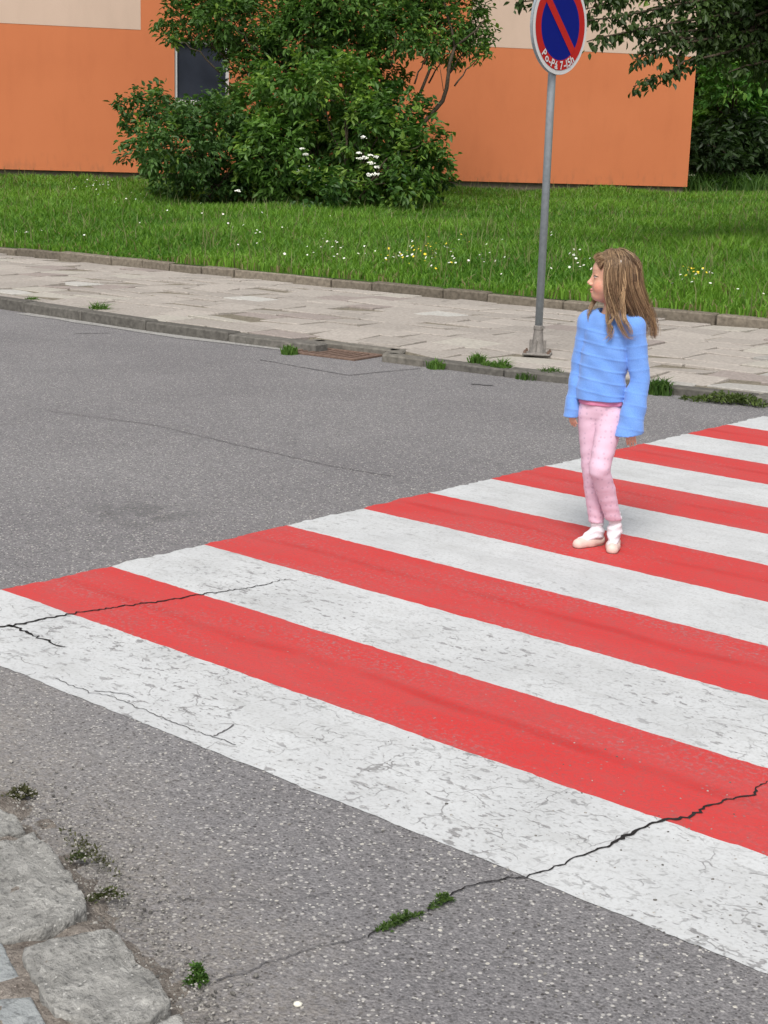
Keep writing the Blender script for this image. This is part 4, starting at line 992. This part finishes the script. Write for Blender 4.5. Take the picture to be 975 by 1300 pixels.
v.ell(hp(.083, 0, -.050), (.010, .017, .0045), .004, ax=AX); v.ell(hp(.082, 0, -.0595), (.0095, .014, .005), .004, ax=AX)
v.ell(hp(.094, 0, -.0545), (.006, .022, .0016), .003, 's', ax=AX)
V, F = v.mesh()
# colouring of the skin itself
rel = V-HC; fF, fL, fZ = rel@hf, rel@hl, rel@hz
C = np.tile(np.array([.60, .34, .24]), (len(V), 1))
def paint(mask, col): 
    mk = np.clip(mask, 0, 1)[:, None]; C[:] = C*(1-mk)+np.array(col)*mk
ish = V[:, 2] > 1.02
for s_ in (-1, 1):
    d = np.sqrt((fF-.062)**2+(fL-s_*.040)**2+(fZ+.035)**2); paint(ish*np.clip(1-d/.03, 0, 1)*.85, (.60, .20, .145))
    ey = (np.abs(fL-s_*.0275)/.0125)**2+((fZ-.004)/.0055)**2; paint(ish*(fF > .062)*(ey < 1)*.8, (.55, .48, .44))
    d = np.sqrt((fL-s_*.026)**2+(fZ-.0025)**2); paint(ish*(fF > .062)*(d < .0058), (.05, .04, .036))
    lash = np.abs((fZ-.0085)+14*(fL-s_*.0275)**2); paint(ish*(fF > .055)*(np.abs(fL-s_*.0285) < .0155)*(lash < .0022), (.05, .03, .022))
    br = np.abs((fZ-.031)+16*(fL-s_*.028)**2); paint(ish*(fF > .05)*(np.abs(fL-s_*.03) < .016)*np.clip(1-br/.004, 0, 1)*.4, (.30, .18, .11))
lip = (fL/.021)**2+((fZ+.0550-14*fL**2)/.0085)**2; paint(ish*(fF > .07)*np.clip(1.3-lip, 0, 1)*.9, (.55, .20, .18))
paint(ish*(fF > .055)*(np.abs(fL) < .022)*(np.abs(fZ+.0555-16*fL**2) < .0016)*.7, (.30, .09, .08))
paint((V[:, 2] < .62)*.35, (.62, .33, .25))
k = NT('skin'); k.b.inputs['Subsurface Weight'].default_value = .12; k.b.inputs['Subsurface Radius'].default_value = (.01, .004, .002); k.done(k.attr('tint'), .5, .35)
body = mesh('person', V, F, k.m, C, True); body.location = GIRL; body.rotation_euler = (0, 0, GA)
tag(body, 'girl in blue sweater and pink trousers looking sideways while walking over the zebra crossing', 'person')

# sweater
def mat_knit():
    k = NT('blue_knit'); n1 = k.noise(240, 2); c = k.mix(k.ramp(k.noise(18, 4), .3, .7), (.125, .275, .66), (.15, .31, .71))
    c = k.mix(k.ramp(n1, .4, .65, 0, .3), c, (.21, .38, .78)); k.bump(n1, .45, .003)
    k.b.inputs['Sheen Weight'].default_value = .25; k.b.inputs['Sheen Roughness'].default_value = .5
    return k.done(c, .92, .1)
v = Vol((-.24, -.16, .49), (.18, .15, 1.05), .0031)
def rib(u, per=.05, ph=0.0):
    q = ((u+ph)/per) % 1.0; return .0019*np.exp(-((q-.5)/.075)**2)
def wrn(X, Y, Z): return .0028*np.sin(X*55+Z*31+Y*20)*np.sin(Z*24-X*17+1.3)+.0015*np.sin(Z*70+X*60)
v.loft([(.648, -.050, .005, .106, .080), (.68, -.049, .006, .103, .079), (.75, -.046, .008, .098, .075), (.85, -.040, .01, .099, .073), (.92, -.036, .012, .098, .069), (.965, -.033, .014, .090, .064), (.995, -.033, .017, .068, .055), (1.018, -.034, .019, .044, .041)], -.30, .01,
       lambda X, Y, Z: 1.3*rib(Z+.004*np.sin(X*14+.6)+.09*X, .05)*(Z < .96)+wrn(X, Y, Z), 2.3)
def sleeve(s_, e_, w_, rs, re, rw, end, flat=None):
    L1 = np.linalg.norm(np.array(e_)-s_); md = lambda X, Y, Z, t: rib(t*L1, .05, .02)*1.0+wrn(X, Y, Z)
    v.cap(s_, e_, rs, re, .006, mod=lambda X, Y, Z, t: rib(t*L1, .05)+wrn(X, Y, Z), flat=flat)
    e2 = np.array(end, float); L2 = np.linalg.norm(e2-e_)
    v.cap(e_, e2, re, rw, .005, mod=lambda X, Y, Z, t: rib(t*L2+L1, .05)+wrn(X, Y, Z)-.002, flat=flat)
sleeve(SR, ER, WR, .044, .035, .043, (-.170, .012, .550), ((1, .2, 0), .80))
sleeve(SL, EL_, WL, .045, .042, .062, (.073, -.065, .490), ((.2, 1, 0), .80))
v.cap((-.02, .010, .995), (.066, -.026, .958), .036, .044, .03); v.cap((-.045, .022, .995), (-.118, .043, .968), .036, .040, .03)
# cut cuffs off straight, hollow them out, cut the neckline
def cutplane(sub, p, n):
    sl, X, Y, Z = v.blk(*sub); n = np.array(n, float); n /= np.linalg.norm(n)
    d = (X-p[0])*n[0]+(Y-p[1])*n[1]+(Z-p[2])*n[2]; v.f[sl] = np.maximum(v.f[sl], d)
cutplane(((-.24, -.16, .49), (-.115, .15, .63)), (-.170, .0, .566), (0, .05, -1))
cutplane(((-.0, -.16, .45), (.18, .15, .60)), (.073, -.06, .516), (.12, .1, -1))
v.cap((-.165, .025, .625), (-.171, .010, .53), .020, .032, .004, 's', flat=((1, .2, 0), .8))
v.cap((.090, -.05, .63), (.072, -.066, .46), .028, .050, .004, 's', flat=((.2, 1, 0), .8))
v.cap((-.034, .018, 1.005), (-.040, .0, 1.05), .040, .046, .006, 's')
V, F = v.mesh(); mesh('sweater', V, F, mat_knit(), None, True, body)
# shirt edge under the sweater
v = Vol((-.17, -.12, .60), (.08, .12, .67), .0028)
v.loft([(.628, -.046, .006, .097, .074), (.665, -.047, .006, .097, .074)], -.30, 0, lambda X, Y, Z: .0025*np.sin(X*90+Y*40))
V, F = v.mesh(); mesh('shirt', V, F, mat_plain('pink_shirt', (.62, .22, .36), .85, .2, var=.1, scale=40), None, True, body)
# trousers
def mat_trousers():
    k = NT('pink_print'); c = k.mix(k.ramp(k.noise(14, 4), .3, .7), (.65, .44, .55), (.69, .49, .60))
    d = k.vor(46, rand=.3); c = k.mix(k.math('MULTIPLY', k.ramp(d, .22, .28, 1, 0), .42), c, (.40, .27, .38))
    k.bump(k.noise(150, 2), .2, .003); return k.done(c, .85, .2)
v = Vol((-.17, -.14, .07), (.10, .14, .66), .0031)
def fold(amp, fr, ph): return lambda X, Y, Z, t: amp*np.sin(Z*fr+np.sin(X*45+ph)*1.2+Y*30+ph)*(.35+.65*np.exp(-((t-1)/.3)**2)+.0)
def fold0(amp, fr, ph): return lambda X, Y, Z, t: amp*np.sin(Z*fr+np.sin(X*45+ph)*1.2+Y*30+ph)*(.3+.7*np.exp(-(t/.25)**2)+.8*np.exp(-((t-1)/.25)**2))
v.loft([(.555, -.040, .008, .066, .044), (.575, -.042, .010, .084, .060), (.60, -.044, .01, .091, .068), (.62, -.045, .008, .092, .069), (.658, -.046, .007, .092, .069)], -.30, .02)
for H, K, A_, cuffz, ph, kx in ((HR, KR, AR, .098, .4, .0), (HL, KL, AL, .115, 2.2, .002)):
    H2 = np.array(H)-np.array([0, 0, .02])
    v.cap(H2, K, .058, .043, .007 if kx else .02, mod=fold(.0014, 120, ph)); c = np.array(K)*.62+np.array(A_)*.38+np.array([.0, .012, 0]); v.cap(K, c, .043, .0415, .006, mod=fold0(.0014, 140, ph))
    v.cap(c, np.array(A_)-np.array([0, 0, .01]), .0415, .031, .006, mod=fold(.0017, 170, ph+1))
def cutz(lo, hi, z):
    sl, X, Y, Z = v.blk(lo, hi); v.f[sl] = np.maximum(v.f[sl], z-Z)
cutz((-.17, -.14, .05), (.008, .14, .2), .105); cutz((.008, -.14, .05), (.1, .14, .2), .128)
V, F = v.mesh(); mesh('trousers', V, F, mat_trousers(), None, True, body)
# socks and ballet shoes
M_SOCK = mat_plain('white_sock', (.68, .65, .69), .9, .15, var=.1, scale=60, bump=.4)
k = NT('pale_shoe'); M_SHOE = k.done(k.mix(k.ramp(k.noise(25, 4), .35, .7), (.62, .47, .41), (.67, .55, .49)), .55, .35)
M_SOLE = mat_plain('shoe_sole', (.16, .11, .09), .8, .2)
for A_, toe, heel, top, lbl in ((AR, (-.112, -.012), (-.010, .076), .118, 0), (AL, (.036, -.068), (.050, .052), .140, 1)):
    A_ = np.array(A_); toe = np.array(toe); heel = np.array(heel); ln = np.linalg.norm(toe-heel); fd = (toe-heel)/ln; sd_ = np.array([-fd[1], fd[0]])
    g = lambda a, b, z: np.array([heel[0]+fd[0]*a+sd_[0]*b, heel[1]+fd[1]*a+sd_[1]*b, z])
    v = Vol((min(toe[0], heel[0])-.06, min(toe[1], heel[1])-.06, -.005), (max(toe[0], heel[0])+.06, max(toe[1], heel[1])+.06, .19), .0026)
    sm = lambda X, Y, Z, t: .0028*np.sin(Z*210+np.sin(X*60)*1.5)
    v.cap(A_+np.array([0, 0, top-A_[2]]), A_-np.array([0, 0, .03]), .0265, .0275, .012, mod=sm); v.cap(A_-np.array([0, 0, .035]), g(ln*.80, 0, .028), .030, .019, .014, mod=sm); v.cap(A_-np.array([0, 0, .03]), g(.018, 0, .03), .028, .020, .012)
    V, F = v.mesh(); mesh('sock', V, F, M_SOCK, None, True, body)
    v = Vol((min(toe[0], heel[0])-.06, min(toe[1], heel[1])-.06, -.005), (max(toe[0], heel[0])+.06, max(toe[1], heel[1])+.06, .10), .0025)
    v.cap(g(.012, 0, .024), g(ln*.5, 0, .018), .027, .028, .01); v.cap(g(ln*.5, 0, .017), g(ln-.008, .004, .016), .030, .026, .012)
    v.cap(g(.015, 0, .06), g(ln*.62, 0, .052), .024, .021, .006, 's')
    v.halfz(.004)
    V, F = v.mesh(); sh = mesh('shoe', V, F, M_SHOE, None, True, body)
    v = Vol((min(toe[0], heel[0])-.06, min(toe[1], heel[1])-.06, -.006), (max(toe[0], heel[0])+.06, max(toe[1], heel[1])+.06, .03), .0022)
    v.cap(g(.012, 0, .012), g(ln*.5, 0, .012), .0255, .0265, .01); v.cap(g(ln*.5, 0, .012), g(ln-.008, .004, .012), .0285, .0245, .012); v.halfz(.0005)
    Z = v.ax[2][None, None, :]; v.f = np.maximum(v.f, Z-.0065).astype(np.float32)
    V, F = v.mesh(); mesh('sole', V, F, M_SOLE, None, True, sh)

# hair
HV = []; HF = []; HT = []
def strand(P, w0, col):
    P = np.array(P); n = len(P); b = len(HV)
    for i in range(n):
        t = P[min(i+1, n-1)]-P[max(i-1, 0)]; t /= np.linalg.norm(t)+1e-9; a = np.cross(t, (.2, .3, .93)); a /= np.linalg.norm(a)+1e-9; c = np.cross(t, a)
        w = w0*(1 if i < n*.6 else max(.25, 1-(i/n-.6)*1.7))
        for q in range(3): HV.append(P[i]+w*(math.cos(q*2.094)*a+math.sin(q*2.094)*c)); HT.append(col*(1+.12*(i/n)))
    for i in range(n-1): HF.extend([[b+i*3+q, b+i*3+(q+1) % 3, b+i*3+3+(q+1) % 3, b+i*3+3+q] for q in range(3)])
def spline(P, m):
    P = np.array(P, float); t = np.linspace(0, len(P)-1, m); out = []
    for x in t:
        i = min(int(x), len(P)-2); f = x-i; p0, p1, p2, p3 = P[max(i-1, 0)], P[i], P[i+1], P[min(i+2, len(P)-1)]
        out.append(.5*((2*p1)+(-p0+p2)*f+(2*p0-5*p1+4*p2-p3)*f*f+(-p0+3*p1-3*p2+p3)*f**3))
    return np.array(out)
BROWN, GOLD, DARK = np.array([.215, .137, .080]), np.array([.44, .30, .17]), np.array([.11, .068, .040])
def lock(guide, widths, n, col, col2=None, w=.0011, wave=.004, m=22):
    G = spline(guide, m); W = np.interp(np.linspace(0, 1, m), np.linspace(0, 1, len(widths)), widths)
    for k in range(n):
        o = rng.normal(0, .62, 3); ph = rng.uniform(0, 6); fr = rng.uniform(.35, .7); am = wave*rng.uniform(.2, 1.2)+.0015*rng.random()
        cut = int(m*(1-.42*rng.random()**1.6)); i = np.arange(cut); tt_ = i/m
        P = G[:cut]+o[None]*W[:cut, None]+(np.stack([np.sin(i*fr+ph), np.cos(i*fr*.8+ph), 0*i], -1)*am*(tt_**1.5)[:, None])
        c = col if col2 is None else col*(1-(q := rng.random()))+col2*q
        strand(P, w*rng.uniform(.7, 1.3), c*rng.uniform(.75, 1.25))
def scalp(phi, el, inf=0.0):             # phi: 0 = front, 90 = her left (near side), 180 = back
    return hp((.093+inf)*math.cos(phi)*math.cos(el)-.004, (.0735+inf)*math.sin(phi)*math.cos(el), .030+(.079+inf)*math.sin(el))
def fall(deg):
    """path from the parting, over the scalp, then down"""
    phi = math.radians(deg); P = []
    for el in (82, 62, 42, 22, 4): P.append(scalp(phi*(.55+.45*min(1, (90-el)/60)) if deg < 90 else phi, math.radians(el), .004+.003*random.random()))
    return P
def near(): pass
cfg = []
for deg in range(64, 181, 6):            # near side round to the back
    P = fall(deg); s = (deg-58)/122
    F0 = np.array(P[-1])
    if deg < 92:
        P += [F0+np.array([.004, -.004, -.05]), F0+np.array([.010+.01*s, -.006, -.105]), F0+np.array([.024+.02*s, -.016, -.145]), F0+np.array([.036+.05*s+random.uniform(-.012, .012), -.022, -.178-.02*random.random()])]
    else:
        P += [F0+np.array([.010, .002, -.06]), F0+np.array([.032, .012, -.115]), F0+np.array([.060, .024, -.17]), F0+np.array([.082, .034, -.225]), F0+np.array([.094, .040, -.285-.03*random.random()])]
    lock(P, [.004, .008, .010, .011, .011, .012, .012, .011, .010, .006], 50, BROWN, GOLD if deg % 4 == 0 else DARK, wave=.008)
for deg in range(186, 300, 9):           # far side
    P = fall(deg-360 if deg > 270 else deg); F0 = np.array(P[-1])
    P += [F0+np.array([.0, .004, -.06]), F0+np.array([-.002, .008, -.11]), F0+np.array([-.004, .012, -.17])]
    lock(P, [.004, .008, .010, .011, .012, .012, .010], 30, BROWN, DARK, wave=.005)
# hair drawn back from the forehead to the clip, then the fair lock below it
for L0, z0 in ((.004, .092), (.014, .090), (.024, .083), (.034, .074), (.042, .062), (.050, .050)):
    lock([hp(.083-.25*L0-max(0, (.08-z0))*.55, L0, z0-.012), hp(.06, L0+.012, z0+.004), hp(.03, L0*.6+.036, .082), hp(-.002, .055, .078), hp(-.022, .062, .071)], [.005, .006, .005, .004, .002], 34, BROWN, GOLD, w=.0010, wave=.001)
lock([hp(-.02, .062, .073), hp(-.032, .074, .045), hp(-.037, .082, .0), hp(-.037, .084, -.05), hp(-.036, .086, -.10), hp(-.040, .09, -.14), hp(-.05, .095, -.18)], [.002, .005, .006, .006, .006, .007, .006], 70, GOLD, GOLD*1.25, wave=.002)
# wisps
lock([hp(.05, -.055, -.02), hp(.045, -.060, -.07), (-.098, .03, 1.06), (-.112, .012, 1.03), (-.122, .0, .995), (-.120, -.005, .965)], [.006, .007, .007, .006, .006, .004], 40, BROWN, GOLD, wave=.003)
lock([hp(.03, .066, 0), hp(.026, .066, -.06), hp(.02, .068, -.11), (-.040, -.075, .985), (-.020, -.085, .95), (-.030, -.088, .92), (-.045, -.088, .90)], [.004, .005, .006, .006, .007, .008, .008], 34, BROWN, GOLD, wave=.010)
lock([hp(.0, .074, 0), hp(-.005, .078, -.07), hp(-.01, .082, -.13), (.004, -.085, .99), (.022, -.085, .955), (.045, -.082, .925), (.080, -.08, .917)], [.006, .007, .007, .007, .007, .007, .006], 44, BROWN, GOLD, wave=.006)
lock([hp(.02, .070, .02), hp(.012, .072, -.05), hp(.005, .076, -.11), (-.020, -.080, 1.0), (-.034, -.088, .965), (-.028, -.090, .935), (-.010, -.090, .915)], [.003, .004, .005, .005, .006, .006, .004], 26, BROWN, GOLD, wave=.007)
lock([hp(-.03, .074, .02), hp(-.035, .078, -.06), hp(-.045, .082, -.12), (.03, -.085, .995), (.052, -.088, .96), (.060, -.086, .93)], [.004, .005, .006, .007, .006, .004], 30, BROWN, GOLD, wave=.007)
# over the crown
for L0 in np.linspace(-.05, .05, 9):
    lock([hp(.072-abs(L0)*.5, L0*.6, .085), hp(.03, L0*.9, .104-abs(L0)*.25), hp(-.03, L0*1.1, .104-abs(L0)*.3), hp(-.075, L0*1.1, .075), hp(-.098, L0, .03), hp(-.105, L0, -.03)], [.004, .006, .008, .009, .010, .011], 46, BROWN, GOLD if abs(L0) < .03 else DARK, wave=.001)
k = NT('brown_hair'); M_HAIR = k.done(k.attr('tint'), .42, .4)
k.b.inputs['Anisotropic'].default_value = .5
hair = mesh('hair', np.array(HV), HF, M_HAIR, np.array(HT), True, body)
v = Vol((-.16, -.12, .98), (.14, .15, 1.275), .004)       # the mass of hair beneath the loose strands
v.ell(hp(-.010, 0, .030), (.0885, .0725, .0765), .01, ax=AX)
v.cap(hp(-.055, .02, .0), (.050, .035, .99), .055, .035, .03); v.cap(hp(-.05, -.015, 0), (.03, .06, 1.0), .05, .03, .02)
v.ell(hp(-.015, .052, -.06), (.034, .018, .07), .02, ax=AX)
sl, X, Y, Z = v.blk((-.2, -.2, .9), (.2, .2, 1.3)); a = (X-HC[0])*hf[0]+(Y-HC[1])*hf[1]; b = (X-HC[0])*hl[0]+(Y-HC[1])*hl[1]; zz = Z-HC[2]
lim = .018+np.clip((zz-.035)/.06, 0, 1)*.058-np.clip(np.abs(b)-.03, 0, .1)*.25*np.clip((zz-.03)/.03, 0, 1)
v.f[sl] = np.maximum(v.f[sl], a-lim)
V, F = v.mesh(); mesh('hair_underlayer', V, F, mat_plain('hair_mass', (.085, .052, .030), .6, .3, var=.4, scale=60), None, True, hair)
mb = MB(); c = hp(-.021, .069, .072); mb.tube([c+hf*.008+hz*.002, c+hl*.003, c-hf*.008-hz*.002], [.004, .006, .004], 8); mb.build('hair_clip', mat_plain('clip', (.8, .8, .82), .2, .6), hair, True)
S.cycles.max_bounces = 6; S.cycles.diffuse_bounces = 3; S.cycles.transparent_max_bounces = 8
